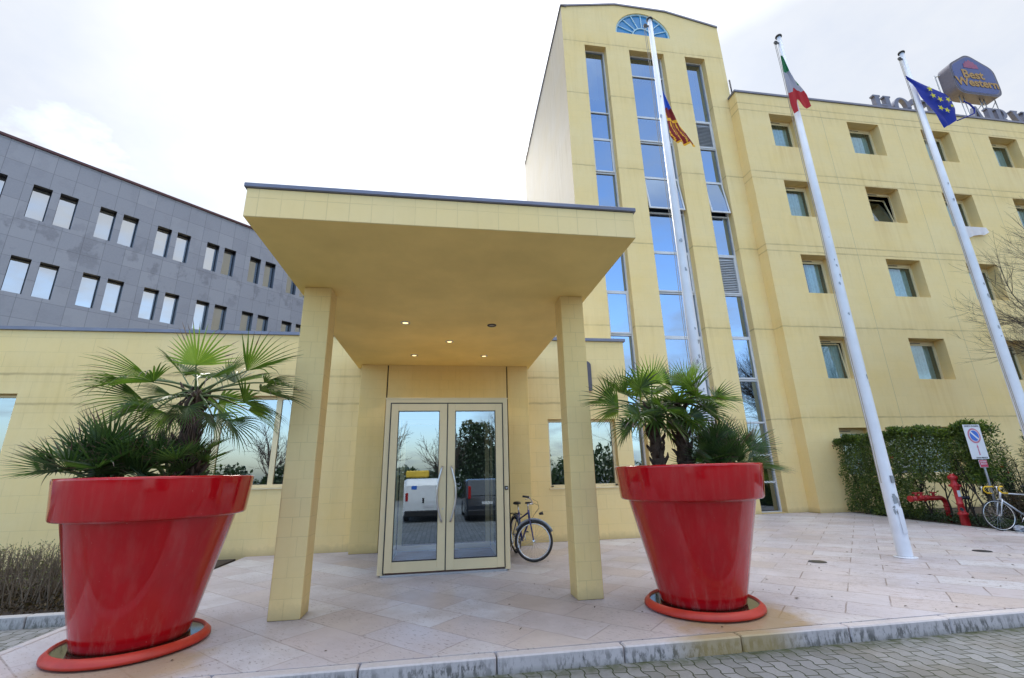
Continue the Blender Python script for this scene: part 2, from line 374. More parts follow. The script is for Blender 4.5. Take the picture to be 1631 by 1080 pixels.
def pavers():
    ma, t, out = newmat('interlocking_grey_pavers'); g = pos(t); sp = nd(t, 'ShaderNodeSeparateXYZ'); t.links.new(g, sp.inputs[0])
    tri = mth(t, 'PINGPONG', mth(t, 'ADD', sp.outputs[1], 20.0), .1)
    tri = ramp(t, mth(t, 'MULTIPLY', tri, 10.0), [(.0, 0), (.32, .12), (.62, .88), (1, 1)])
    x2 = mth(t, 'MULTIPLY_ADD', tri, .024, sp.outputs[0])
    cb = nd(t, 'ShaderNodeCombineXYZ'); t.links.new(mth(t, 'MULTIPLY_ADD', sp.outputs[0], .12, sp.outputs[1]), cb.inputs[0]); t.links.new(x2, cb.inputs[1])
    br = nd(t, 'ShaderNodeTexBrick'); br.offset = .5
    for k, x in (('Scale', 1.0), ('Mortar Size', .006), ('Mortar Smooth', .35), ('Brick Width', .2), ('Row Height', .125)): br.inputs[k].default_value = x
    br.inputs['Color1'].default_value = (0, 0, 0, 1); br.inputs['Color2'].default_value = (1, 1, 1, 1); t.links.new(cb.outputs[0], br.inputs['Vector'])
    c = ramp(t, br.outputs['Color'], [(0, (.185, .185, .18)), (.5, (.225, .228, .235)), (1, (.27, .27, .275))])
    c = mixc(t, ramp(t, noise(t, g, .9, 5, .6), [(.48, 0), (.62, .55)]), c, (.155, .14, .115))
    fn = noise(t, g, 60, 5, .7); c = mixc(t, ramp(t, fn, [(.4, 0), (.8, .5)]), c, (.12, .12, .115))
    moss = mixc(t, noise(t, g, 12, 4, .6), (.018, .028, .008), (.05, .06, .02))
    c = mixc(t, br.outputs['Fac'], c, moss)
    mk = mth(t, 'SUBTRACT', 1.0, mth(t, 'MULTIPLY', mth(t, 'ABSOLUTE', mth(t, 'SUBTRACT', sp.outputs[1], 4.46)), 5.0), clamp=True)
    c = mixc(t, mth(t, 'MULTIPLY', mk, ramp(t, noise(t, g, 7, 5, .7), [(.35, 0), (.6, .9)])), c, (.055, .065, .02))
    hgt = mth(t, 'SUBTRACT', mth(t, 'MULTIPLY', fn, .12), br.outputs['Fac'])
    bsdf(t, out, c, .75, bump=hgt, bs=.9, bd=.012, spec=.3); return ma
M['paver'] = pavers()
def kerbmat(name, base, dirt=.8):
    ma, t, out = newmat(name); g = pos(t)
    n = noise(t, vmap(t, g, scale=(1, 1, .35)), 20, 7, .75); gate = noise(t, g, 1.7, 4, .6)
    c = mixc(t, noise(t, g, 2.5, 5, .6), base, tuple(x * .72 for x in base))
    sp = nd(t, 'ShaderNodeSeparateXYZ'); t.links.new(g, sp.inputs[0])
    low = ramp(t, mth(t, 'MULTIPLY', sp.outputs[2], -7.0), [(.05, .12), (.4, 1)])
    k = mth(t, 'MULTIPLY', mth(t, 'MULTIPLY', ramp(t, n, [(.47, 0), (.56, 1)]), ramp(t, gate, [(.36, .3), (.55, 1)])), low)
    c = mixc(t, mth(t, 'MULTIPLY', k, dirt), c, (.05, .05, .045))
    ft = ramp(t, mth(t, 'MULTIPLY', sp.outputs[2], -7.0), [(.6, 0), (1.0, .8)])
    c = mixc(t, mth(t, 'MULTIPLY', ft, noise(t, g, 6, 4, .6)), c, (.07, .075, .03))
    if dirt > .75:
        dd = nd(t, 'ShaderNodeVectorMath', operation='DISTANCE'); t.links.new(g, dd.inputs[0]); dd.inputs[1].default_value = (2.75, 4.5, -.05)
        c = mixc(t, ramp(t, mth(t, 'ADD', dd.outputs['Value'], mth(t, 'MULTIPLY', gate, .4)), [(.55, .75), (.95, 0)]), c, (.34, .24, .08))
    bsdf(t, out, c, .7, bump=n, bs=.3, bd=.004); return ma
M['kerb'] = kerbmat('weathered_kerb_stone', (.55, .51, .52))
M['kerb2'] = kerbmat('speckled_granite_kerb', (.46, .45, .45), .7)
M['kerbtop'] = simple('peach_edge_stone', (.60, .50, .42), .6, var=.12, sc=3)
M['soil'] = simple('dark_mulch', (.045, .032, .024), .95, var=.5, sc=14, bs=.8)
M['asphalt'] = simple('car_park_ground', (.12, .12, .12), .9, var=.2, sc=2)
# glossy red pot
def redpot():
    ma, t, out = newmat('glossy_red_lacquer'); g = nd(t, 'ShaderNodeTexCoord').outputs['Object']
    n = noise(t, g, 2.2, 4, .6); c = ramp(t, n, [(.3, (.41, .004, .008)), (.7, (.49, .006, .011))])
    sc_ = noise(t, vmap(t, g, rot=(.4, .3, .8), scale=(1, 14, 1)), 3, 2, .5)
    c = mixc(t, ramp(t, sc_, [(.76, 0), (.79, .25)]), c, (.75, .35, .32))
    sp = nd(t, 'ShaderNodeSeparateXYZ'); t.links.new(g, sp.inputs[0])
    low_ = mth(t, 'SUBTRACT', 1.0, mth(t, 'MULTIPLY', mth(t, 'SUBTRACT', sp.outputs[2], .08), 3.2), clamp=True)
    run = noise(t, vmap(t, g, scale=(1, 1, .12)), 9, 5, .65)
    dust = mth(t, 'MULTIPLY', ramp(t, run, [(.48, 0), (.74, 1)]), mth(t, 'MULTIPLY_ADD', low_, .30, .10))
    c = mixc(t, dust, c, (.42, .26, .21))
    spk = noise(t, g, 70, 2, .5); c = mixc(t, ramp(t, spk, [(.77, 0), (.79, .5)]), c, (.7, .5, .45))
    bsdf(t, out, c, mth(t, 'MULTIPLY_ADD', dust, .9, ramp(t, noise(t, g, 5, 5, .6), [(.35, .05), (.7, .15)])), spec=.4, coat=.15); return ma
M['red'] = redpot()
M['saucer'] = simple('faded_red_plastic', (.47, .030, .016), .45, var=.15, sc=4)
M['water'] = simple('dirty_water', (.018, .014, .008), .06, var=.3, sc=3, spec=.6)
def leafmat(name, dark, light, trans=.35, gloss=.25, tcol=None, thr=(.0, 1.0), rough=.35):
    ma, t, out = newmat(name); gm = nd(t, 'ShaderNodeNewGeometry')
    c = ramp(t, gm.outputs['Random Per Island'], [(thr[0], dark), (thr[1], light)])
    c = mixc(t, ramp(t, noise(t, gm.outputs['Position'], 2.2, 3, .5), [(.4, 0), (.65, .5)]), c, dark)
    d = nd(t, 'ShaderNodeBsdfPrincipled'); t.links.new(c, d.inputs['Base Color']); d.inputs['Roughness'].default_value = rough; d.inputs['Specular IOR Level'].default_value = gloss * 2
    tr = nd(t, 'ShaderNodeBsdfTranslucent'); t.links.new(mixc(t, 1.0, c, tcol or (1.9, 2.1, .9), 'MULTIPLY'), tr.inputs[0])
    mx = nd(t, 'ShaderNodeMixShader'); mx.inputs[0].default_value = trans
    t.links.new(d.outputs[0], mx.inputs[1]); t.links.new(tr.outputs[0], mx.inputs[2]); t.links.new(mx.outputs[0], out.inputs[0]); return ma
M['palm'] = leafmat('palm_frond_green', (.030, .062, .014), (.095, .15, .032))
M['palmyoung'] = leafmat('young_frond_green', (.085, .15, .022), (.15, .21, .035), .4)
M['palmlow'] = leafmat('fan_palm_blue_green', (.022, .050, .018), (.07, .12, .035), .3)
M['palmdead'] = leafmat('dry_frond_brown', (.07, .04, .045), (.17, .115, .09), .15)
M['petiole'] = simple('petiole_green', (.085, .12, .03), .5)
M['trunk'] = simple('fibrous_palm_trunk', (.060, .038, .026), .95, var=.5, sc=26, bs=1)
M['hedge'] = leafmat('laurel_leaf_green', (.030, .062, .012), (.17, .23, .04), .3, .35)
M['hedgered'] = leafmat('red_leaf', (.22, .02, .01), (.35, .06, .02), .3)
M['oleander'] = leafmat('oleander_leaf_green', (.020, .040, .015), (.06, .10, .035), .25, .3)
M['brownleaf'] = leafmat('brown_hedge_leaf', (.035, .022, .014), (.10, .075, .04), .15, .1)
M['bark'] = simple('brown_bark', (.085, .065, .05), .95, var=.35, sc=12, bs=.6)
M['darkbark'] = simple('dark_bark', (.035, .028, .022), .95, var=.35, sc=12, bs=.6)
M['hydrant'] = simple('red_enamel', (.38, .012, .016), .35, var=.25, sc=8)
M['blueframe'] = simple('blue_bicycle_paint', (.015, .02, .16), .3, coat=.5)
M['silverframe'] = simple('silver_bicycle_paint', (.55, .57, .62), .3, .3)
M['yellowtape'] = simple('yellow_bar_tape', (.75, .45, .01), .5)
def emis(name, c, s):
    ma, t, out = newmat(name); e = nd(t, 'ShaderNodeEmission'); e.inputs[0].default_value = col4(c); e.inputs[1].default_value = s; t.links.new(e.outputs[0], out.inputs[0]); return ma
M['lampwarm'] = emis('lit_halogen', (1, .66, .28), 1.1)

# ------------------------------------------------------------------ setting: ground
def struct(o): return tag(o, kind='structure')
g = MB(); g.quad((-300, -300, -.16), (300, -300, -.16), (300, 300, -.16), (-300, 300, -.16)); struct(g.build('ground', M['asphalt']))
g = MB(); g.quad((-30, -12, -.135), (30, -12, -.135), (30, 7.0, -.135), (-30, 7.0, -.135)); struct(g.build('street', M['paver']))
g = MB()   # terrace of stone slabs (one step above the street)
TP = [(-4.0, 4.62), (12.0, 4.62), (12.54, 8.88), (12.77, 10.35), (12.98, 11.96), (13.6, 14.46), (12.55, 14.52), (12.55, 15.3), (-3.9, 15.3)]
g.prism([(x, y, -.13) for x, y in TP], (0, 0, .13)); struct(g.build('terrace', M['slab']))
g = MB()   # kerb stones along the front, 1.15 m long with open joints
x = -4.09
k = 0
while x < 12.0:
    x1 = min(x + 1.15, 12.1); dz = random.uniform(-.003, .003)
    g.box(x + .006, x1 - .006, 4.492 + random.uniform(-.003, .003), 4.612, -.15, .001 + dz, bev=.012); x = x1
y = 4.62
while y < 7.0:
    g.box(-4.10, -4.0, y + .006, min(y + 1.15, 7.05) - .006, -.15, .002, bev=.01); y += 1.15
struct(g.build('kerb', M['kerb']))
g = MB(); xx = -14.0
while xx < -4.15:
    g.box(xx + .005, min(xx + 1.3, -4.115) - .005, 7.0, 7.12, -.15, .0, bev=.01); xx += 1.3
struct(g.build('bed_kerb', M['kerb2']))
g = MB()
BE = [(12.0, 4.62), (12.54, 8.88), (12.77, 10.35), (12.98, 11.96), (13.6, 14.46)]
g.prism([(x + .09, y, -.1) for x, y in BE] + [(22, 14.5, -.1), (22, 4.62, -.1)], (0, 0, .085))
g.box(-14, -4.12, 7.13, 10.94, -.15, -.03)
struct(g.build('planting_bed', M['soil']))
g = MB()   # low stone edge of the right bed
for (a, b) in zip(BE[1:], BE[2:]):
    d = (Vector(b + (0,)) - Vector(a + (0,))); L_ = d.length; d.normalize(); nn = Vector((d.y, -d.x, 0)); n_ = int(L_ / .45)
    for i in range(n_):
        p0 = Vector(a + (0,)) + d * (L_ * i / n_ + .01); p1 = Vector(a + (0,)) + d * (L_ * (i + 1) / n_ - .01)
        g.prism([p0 + Vector((0, 0, -.1)), p1 + Vector((0, 0, -.1)), p1 + nn * .085 + Vector((0, 0, -.1)), p0 + nn * .085 + Vector((0, 0, -.1))], (0, 0, .112))
struct(g.build('bed_edging', M['kerb2']))

# ------------------------------------------------------------------ facades with openings
def facade(mb, x0, x1, z0, z1, y, holes, d, rmi=0):
    xs = sorted(set([x0, x1] + [h[0] for h in holes] + [h[1] for h in holes])); zs = sorted(set([z0, z1] + [h[2] for h in holes] + [h[3] for h in holes]))
    for i in range(len(xs) - 1):
        for j in range(len(zs) - 1):
            cx_, cz_ = (xs[i] + xs[i + 1]) / 2, (zs[j] + zs[j + 1]) / 2
            if any(h[0] < cx_ < h[1] and h[2] < cz_ < h[3] for h in holes): continue
            mb.quad((xs[i], y, zs[j]), (xs[i + 1], y, zs[j]), (xs[i + 1], y, zs[j + 1]), (xs[i], y, zs[j + 1]))
    mb.cur = rmi
    for (a, b, c, e) in [h[:4] for h in holes]:
        mb.quad((a, y, c), (a, y + d, c), (b, y + d, c), (b, y, c)); mb.quad((a, y, e), (b, y, e), (b, y + d, e), (a, y + d, e))
        mb.quad((a, y, c), (a, y, e), (a, y + d, e), (a, y + d, c)); mb.quad((b, y, c), (b, y + d, c), (b, y + d, e), (b, y, e))
    mb.cur = 0
def curtain(mb, x0, x1, y, z0, z1, amp=.03, per=.11, ph=0):
    n = max(4, int((x1 - x0) / per * 5)); vs = []
    for i in range(n + 1):
        x = x0 + (x1 - x0) * i / n; yy = y + amp * sin(i / 5 * 2 * pi + ph) + amp * .5 * sin(i * .71 + ph)
        vs += [(x, yy, z0), (x, yy, z1)]
    mb.smooth = True; mb.add(vs, [(2 * i, 2 * i + 2, 2 * i + 3, 2 * i + 1) for i in range(n)]); mb.smooth = False
def frame_ring(mb, x0, x1, z0, z1, y0, y1, w, wb=None):
    wb = wb or w
    mb.box(x0, x0 + w, y0, y1, z0, z1); mb.box(x1 - w, x1, y0, y1, z0, z1)
    mb.box(x0 + w, x1 - w, y0, y1, z1 - w, z1); mb.box(x0 + w, x1 - w, y0, y1, z0, z0 + wb)

# ---- tower
TY = 15.0
tower = empty('hotel_tower', (8.9, 15, 0), 'tall pale yellow hotel tower with three vertical blue window strips and a half-round top window', 'building')
strips = [(5.99, 6.98), (8.08, 9.76), (10.80, 11.79)]; ST = 19.88
w_ = MB(); facade(w_, 5.01, 12.76, 0, 20.86, TY, [(a, b, 0.02, ST) for a, b in strips], .35)
# top part with the half-round opening
AC, AR = 8.89, 1.34; NA = 24
arc = [(AC + AR * cos(pi - pi * i / NA), 20.86 + AR * sin(pi * i / NA)) for i in range(NA + 1)]
topl = [(5.01, 21.97), (7.62, 22.50), (10.13, 22.47), (12.76, 21.90)]
def topz(x):
    for (a, b), (c, d) in zip(topl, topl[1:]):
        if a <= x <= c: return b + (d - b) * (x - a) / (c - a)
    return topl[-1][1]
w_.quad((5.01, TY, 20.86), (arc[0][0], TY, 20.86), (arc[0][0], TY, topz(arc[0][0])), (5.01, TY, 21.97))
for (a, b), (c, d) in zip(arc, arc[1:]):
    ks = [a] + [t for t, _ in topl if a < t < c] + [c]
    for p, q in zip(ks, ks[1:]):
        zp = b + (d - b) * (p - a) / (c - a); zq = b + (d - b) * (q - a) / (c - a)
        w_.quad((p, TY, zp), (q, TY, zq), (q, TY, topz(q)), (p, TY, topz(p)))
    w_.quad((a, TY, b), (a, TY + .12, b), (c, TY + .12, d), (c, TY, d))
w_.quad((arc[0][0], TY, 20.86), (arc[-1][0], TY, 20.86), (arc[-1][0], TY + .12, 20.86), (arc[0][0], TY + .12, 20.86))
w_.quad((arc[-1][0], TY, 20.86), (12.76, TY, 20.86), (12.76, TY, 21.90), (arc[-1][0], TY, topz(arc[-1][0])))
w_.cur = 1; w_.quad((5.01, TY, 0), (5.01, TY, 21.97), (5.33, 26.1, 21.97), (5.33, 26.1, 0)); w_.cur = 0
w_.quad((12.76, TY, 0), (12.76, 26.1, 0), (12.76, 26.1, 21.9), (12.76, TY, 21.9))
w_.quad((5.33, 26.1, 0), (5.33, 26.1, 21.97), (12.76, 26.1, 21.9), (12.76, 26.1, 0))
for (a, b), (c, d) in zip(topl, topl[1:]):
    w_.quad((a, TY, b), (c, TY, d), (c, 26.1, d), (a + (.32 if a < 6 else 0), 26.1, b))
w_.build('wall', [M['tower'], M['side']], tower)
cp = MB()
for (a, b), (c, d) in zip(topl, topl[1:]):
    cp.prism([(a, TY - .05, b + .002), (c, TY - .05, d + .002), (c, TY - .05, d + .09), (a, TY - .05, b + .09)], (0, .5, 0))
cp.prism([(4.96, TY - .05, 21.972), (5.28, 26.1, 21.972), (5.28, 26.1, 22.06), (4.96, TY - .05, 22.06)], (.3, 0, 0))
cp.build('roof_coping', M['coping'], tower)
it = MB(); it.quad((5.2, TY + .95, 0), (12.6, TY + .95, 0), (12.6, TY + .95, 21.8), (5.2, TY + .95, 21.8)); it.build('interior', M['dark'], tower)
# half-round window
hw = MB(); yy = TY + .09
def arcband(mb, r0, r1, y0, y1, n=28, a0=0, a1=pi):
    for i in range(n):
        t0 = a0 + (a1 - a0) * i / n; t1 = a0 + (a1 - a0) * (i + 1) / n
        P = lambda r, t, y: (AC + r * cos(t), y, 20.86 + r * sin(t))
        mb.quad(P(r0, t0, y0), P(r1, t0, y0), P(r1, t1, y0), P(r0, t1, y0))
        mb.quad(P(r0, t0, y0), P(r0, t1, y0), P(r0, t1, y1), P(r0, t0, y1))
        mb.quad(P(r1, t0, y0), P(r1, t0, y1), P(r1, t1, y1), P(r1, t1, y0))
arcband(hw, 1.27, 1.34, TY + .05, TY + .11); arcband(hw, .46, .51, TY + .06, TY + .11, 18)
for i in range(1, 8):
    a = pi * i / 8; d = Vector((cos(a), 0, sin(a))); s_ = Vector((-sin(a), 0, cos(a))) * .02; c0 = Vector((AC, TY + .06, 20.86))
    hw.prism([c0 + d * .5 - s_, c0 + d * 1.28 - s_, c0 + d * 1.28 + s_, c0 + d * .5 + s_], (0, .05, 0))
hw.box(AC - 1.34, AC + 1.34, TY + .055, TY + .115, 20.862, 20.92)
aw = hw.build('half_round_window', simple('pale_blue_bars', (.42, .62, .72), .5), tower)
hp = MB(); hp.quad(*[(AC + 1.33 * cos(pi * i / 24), TY + .1, 20.87 + 1.32 * sin(pi * i / 24)) for i in range(25)])
hp.build('pane', simple('turquoise_blue_panel', (.02, .22, .48), .25, var=.1, sc=1.5), aw)
# window strips: (z0, z1, kind) kind f fixed, w framed sash, o open sash, l louvre, c fixed with curtain, d dark door
P1 = [(.05, 1.2, 'f'), (1.2, 3.0, 'f'), (3.0, 4.7, 'w'), (4.7, 6.35, 'f'), (6.35, 8.09, 'w'), (8.09, 9.87, 'f'), (9.87, 11.6, 'w'), (11.6, 13.37, 'f'), (13.37, 15.08, 'w'), (15.08, 16.45, 'g'), (16.45, 19.86, 'c')]
P2 = [(.05, 1.2, 'f'), (1.2, 3.0, 'f'), (3.0, 4.72, 'f'), (4.72, 6.33, 'w'), (6.33, 8.10, 'f'), (8.10, 9.87, 'w'), (9.87, 11.64, 'f'), (11.64, 13.34, 'o'), (13.34, 15.09, 'f'), (15.09, 16.45, 'w'), (16.45, 18.7, 'g'), (18.7, 19.86, 'x')]
P3 = [(.05, 1.02, 'd'), (1.02, 1.95, 'd'), (1.95, 3.1, 'f'), (3.1, 4.66, 'f'), (4.66, 6.36, 'w'), (6.36, 8.11, 'f'), (8.11, 9.85, 'l'), (9.85, 11.64, 'f'), (11.64, 13.32, 'o'), (13.32, 15.04, 'f'), (15.04, 16.5, 'l'), (16.5, 19.86, 'c')]
gy = TY + .33
for (a, b), P in zip(strips, (P1, P2, P3)):
    fr = MB(); fr.box(a + .001, a + .055, gy - .05, gy + .06, .02, ST - .001); fr.box(b - .055, b - .001, gy - .05, gy + .06, .02, ST - .001)
    for (z0, z1, k) in P[1:]: fr.box(a + .056, b - .056, gy - .045, gy + .05, z0 - .03, z0 + .03)
    fr.box(a + .056, b - .056, gy - .045, gy + .05, ST - .06, ST - .002); fr.box(a + .056, b - .056, gy - .045, gy + .05, .021, .055)
    F_ = fr.build('strip_frame', M['whitemetal'], tower)
    x0, x1 = a + .056, b - .056
    for (z0, z1, k) in P:
        z0 += .032; z1 -= .032
        if k == 'l':
            l = MB(); frame_ring(l, x0 + .01, x1 - .01, z0, z1, gy - .07, gy, .07)
            n = int((z1 - z0 - .2) / .075)
            for i in range(n):
                zc = z0 + .11 + i * .075; l.prism([(x0 + .08, gy - .06, zc), (x0 + .08, gy - .02, zc + .05), (x0 + .08, gy - .012, zc + .05), (x0 + .08, gy - .052, zc)], (x1 - x0 - .16, 0, 0))
            lo = l.build('louvre', M['whitemetal'], tower); q = MB(); q.quad((x0 + .08, gy + .01, z0 + .07), (x1 - .08, gy + .01, z0 + .07), (x1 - .08, gy + .01, z1 - .07), (x0 + .08, gy + .01, z1 - .07)); q.build('backing', M['greypipe'], lo); continue
        tilt = R(8) if k == 'o' else 0
        def T(p):   # top-hung sash swings outwards
            x_, y_, z_ = p; dz = z_ - z1; dy = y_ - (gy - .05)
            return (x_, gy - .05 + dy * cos(tilt) + dz * sin(tilt), z1 + dz * cos(tilt) - dy * sin(tilt) * 0)
        if k in 'wo':
            s1 = MB(); s1.box(x0 + .008, x1 - .008, gy - .085, gy - .04, z0 + .01, z0 + .075); s1.box(x0 + .008, x1 - .008, gy - .085, gy - .04, z1 - .075, z1 - .01)
            s1.box(x0 + .008, x0 + .07, gy - .085, gy - .04, z0 + .076, z1 - .076); s1.box(x1 - .07, x1 - .008, gy - .085, gy - .04, z0 + .076, z1 - .076)
            s1.v = [T(p) for p in s1.v]; fo = s1.build('window', M['whitemetal'], tower)
            q = MB(); q.quad((x0 + .07, gy - .06, z0 + .075), (x1 - .07, gy - .06, z0 + .075), (x1 - .07, gy - .06, z1 - .075), (x0 + .07, gy - .06, z1 - .075)); q.v = [T(p) for p in q.v]
            q.build('pane', M['towerglass'], fo)
            if k == 'o':
                for sx in (x0 + .03, x1 - .03): 
                    q = MB(); q.tube([(sx, gy - .03, z0 + .5), T((sx, gy - .05, z0 + .1))], .01, 6); q.build('stay', M['steel'], fo)
        else:
            q = MB(); yv = gy + .008 + random.uniform(-.004, .004); q.quad((x0, yv, z0), (x1, yv, z0), (x1, yv, z1), (x0, yv, z1)); wd = q.build('window', M['towerglass'] if k != 'd' else M['glass'], tower)
            if k in 'cgx':
                cu_ = MB(); curtain(cu_, x0 + .03, x1 - (.25 if k == 'c' else .03), gy + .22, z0 + (.9 if k == 'c' else .02), z1, .035, .14, a); cu_.build('curtain', M['blind'], wd)
dp = MB(); dp.tube([(12.82, 14.94, 17.65), (12.82, 14.94, 18.7)], .035, 8); dp.build('roof_vent', M['darkmetal'], tower)

# ---- wing
wing = empty('hotel_wing', (20, 14.5, 0), 'long pale yellow hotel wing with rows of square recessed windows behind the flagpoles', 'building')
WY = 14.5; WZ = 17.55
colsx = [(14.05, 15.42), (17.98, 19.64), (21.92, 23.54), (25.76, 27.40), (29.7, 31.2)]
rowsz = [(14.86, 16.55), (11.42, 13.12), (8.0, 9.66), (4.6, 6.24)]
holes = [(a, b, c, d) for a, b in colsx for c, d in rowsz] + [(14.0, 15.4, 1.1, 2.81), (15.9, 19.2, 1.1, 2.81), (21.9, 23.5, 1.1, 2.81)]
w_ = MB(); facade(w_, 12.6, 36, 0, WZ, WY, holes, .47)
w_.quad((12.6, 14.5, 0), (12.6, 14.5, WZ), (12.6, 14.999, WZ), (12.6, 14.999, 0)); w_.quad((36, 14.5, 0), (36, 26, 0), (36, 26, WZ), (36, 14.5, WZ))
w_.quad((12.77, 26, 0), (12.77, 26, WZ), (36, 26, WZ), (36, 26, 0)); w_.quad((12.6, 14.5, WZ), (36, 14.5, WZ), (36, 26, WZ), (12.6, 26, WZ))
w_.build('wall', M['wing'], wing)
for vx in (16.7, 20.6, 24.7, 28.6):
    q = MB(); q.box(vx, vx + .012, 14.4985, 14.5005, .1, WZ - .6); q.build('panel_seam', simple('seam_filler', (.42, .36, .22), .8), wing) if vx == 16.7 else q.build('panel_seam', bpy.data.materials['seam_filler'], wing)
cp = MB(); cp.box(12.55, 36.05, 14.45, 14.95, WZ + .002, WZ + .10); cp.build('roof_coping', M['coping'], wing)
it = MB(); it.quad((12.9, WY + 1.5, 0), (36, WY + 1.5, 0), (36, WY + 1.5, 17.4), (12.9, WY + 1.5, 17.4)); it.build('interior', M['dark'], wing)
wy = WY + .44
for hi, (a, b, c, d) in enumerate(holes):
    col_i = hi // 4; row = hi % 4; ground = hi >= 20
    fr = MB(); frame_ring(fr, a + .001, b - .001, c + .001, d - .001, wy - .03, wy + .03, .045)
    fr.box(a + .046, b - .046, wy - .035, wy + .028, d - .13, d - .0465)       # roller-blind housing
    F_ = fr.build('window', M['cream'], wing)
    s_ = MB(); mid = (a + b) / 2; s_.cur = 0; s_.box(mid - .3, mid + .15, wy - .042, wy - .036, d - .105, d - .075); s_.build('vent_slot', M['gasket'], F_)
    op = (col_i == 1 and row == 1) or (col_i == 0 and row == 3)
    x0, x1, z0, z1 = a + .05, b - .05, c + .05, d - .135
    tl = R(10) if (col_i == 1 and row == 1) else (R(5) if op else 0)
    def T2(p):
        x_, y_, z_ = p; dz = z_ - z0; return (x_, y_ + dz * sin(tl) * .9, z0 + dz * cos(tl))
    sa = MB(); frame_ring(sa, x0, x1, z0, z1, wy - .02, wy + .02, .05); sa.v = [T2(p) for p in sa.v]; sa.build('sash', M['cream'], F_)
    q = MB(); q.quad((x0 + .05, wy, z0 + .05), (x1 - .05, wy, z0 + .05), (x1 - .05, wy, z1 - .05), (x0 + .05, wy, z1 - .05)); q.v = [T2(p) for p in q.v]
    q.build('pane', M['wingglass'], F_)
    rr = random.Random(hi * 5 + 1)
    if not (col_i == 1 and row == 1):
        cm = MB(); full = row < 2 and col_i < 2 and not ground
        cm_x0 = x0 if full else x0 + (x1 - x0) * (.52 if row == 2 and col_i == 0 else .42)
        curtain(cm, cm_x0, x1, wy + .20, c, d - .02, .03, .12, hi); 
        if not full and rr.random() < .5 and row < 3: curtain(cm, x0, x0 + .2, wy + .20, c, d - .02, .03, .1, hi)
        cm.build('curtain', M['curtain'], F_)

# ---- low wing of the hotel (ground floor)
low = empty('hotel_low_wing', (-3, 10.95, 0), 'low yellow tiled ground-floor wing with large windows and a grey metal roof edge', 'building')
LY = 10.95; LZ = 4.78
lh = [(-11.6, -8.86, 1.35, 3.38), (-5.4, -2.75, 1.35, 3.34), (2.56, 4.29, 1.17, 2.77)]
w_ = MB(); facade(w_, -14, 4.69, -.1, LZ, LY, lh, .28)
w_.quad((4.69, LY, -.1), (4.69, TY, -.1), (4.69, TY, LZ), (4.69, LY, LZ)); w_.quad((4.69, TY - .002, -.1), (-14, TY - .002, -.1), (-14, TY - .002, LZ), (4.69, TY - .002, LZ)); w_.quad((-14, LY, LZ), (4.69, LY, LZ), (4.69, TY, LZ), (-14, TY, LZ)); w_.quad((-14, LY, -.1), (-14, LY, LZ), (-14, TY, LZ), (-14, TY, -.1))
w_.build('wall', M['low'], low)
cp = MB(); cp.box(-14.05, 4.74, LY - .05, LY + .3, LZ + .002, LZ + .075); cp.box(4.44, 4.74, LY + .301, TY, LZ + .002, LZ + .075); cp.build('roof_edge', M['coping'], low)
it = MB(); it.quad((-13.8, LY + 1.8, 0), (4.5, LY + 1.8, 0), (4.5, LY + 1.8, 4.5), (-13.8, LY + 1.8, 4.5)); it.quad((-13.8, LY + .3, 3.6), (4.5, LY + .3, 3.6), (4.5, LY + 1.8, 3.6), (-13.8, LY + 1.8, 3.6)); it.build('interior', M['dark'], low)
ly = LY + .2
def lowwin(a, b, c, d, mull):
    fr = MB(); frame_ring(fr, a + .001, b - .001, c + .001, d - .001, ly - .04, ly + .04, .06)
    for mx in mull: fr.box(mx - .055, mx + .055, ly - .038, ly + .038, c + .0615, d - .0615)
    F_ = fr.build('window', M['cream'], low); xs = [a + .06] + sum([[m_ - .055, m_ + .055] for m_ in mull], []) + [b - .06]
    for i in range(0, len(xs), 2):
        q = MB(); q.quad((xs[i], ly, c + .06), (xs[i + 1], ly, c + .06), (xs[i + 1], ly, d - .06), (xs[i], ly, d - .06)); q.build('pane', M['glass'], F_)
    q = MB(); q.box(a - .02, b + .02, LY - .03, LY + .13, c - .035, c - .002); q.build('sill', M['cream'], F_)
lowwin(*lh[0], [-10.1]); lowwin(*lh[1], [-4.93, -3.70]); lowwin(*lh[2], [3.4])
q = MB()   # curved grey wall plaque beside the column
q.prism([(3.56, LY - .012, 3.47), (3.74, LY - .012, 3.47), (3.745, LY - .012, 4.12)] + [(3.56 + .185 * cos(a * pi / 16), LY - .012, 4.12 + .13 * sin(a * pi / 16)) for a in range(1, 9)], (0, -.05, 0))
q.build('wall_plaque', simple('purple_grey_plaque', (.09, .08, .10), .5), low)
for xx_ in (2.62, 4.22): 
    q = MB(); q.box(xx_, xx_ + .05, ly - .07, ly - .041, 1.19, 1.215); q.build('drain_cap', M['black'], low)

# ---- portico
port = empty('entrance_portico', (.06, 7, 0), 'projecting flat yellow entrance canopy on two square tiled columns', 'portico')
q = MB(); q.box(-1.98, 2.11, 4.28, 10.949, 4.0, 4.322, bev=.006); bevelled = q.build('canopy', [M['fascia'], M['soffit']], port)
for p in bevelled.data.polygons:
    if p.normal.z < -.9: p.material_index = 1
q = MB(); q.box(-2.005, 2.135, 4.255, 10.949, 4.3225, 4.375, bev=.008); q.build('metal_edge', M['coping'], port)
for (a, b) in ((-1.868, -1.518), (1.688, 2.022)):
    q = MB(); q.box(a, b, 6.038, 6.372, .001, 3.999, bev=.007); q.build('column', M['tile'], port)
for (a, b) in ((-1.845, -1.262), (1.535, 2.03)):
    q = MB(); q.box(a, b, 10.57, 10.949, .001, 3.999, bev=.006); q.build('pilaster', M['wallt'], port)
q = MB(); q.box(-1.235, 1.508, 10.585, 10.949, 2.75, 3.999); q.build('header_panel', M['wallt'], port)
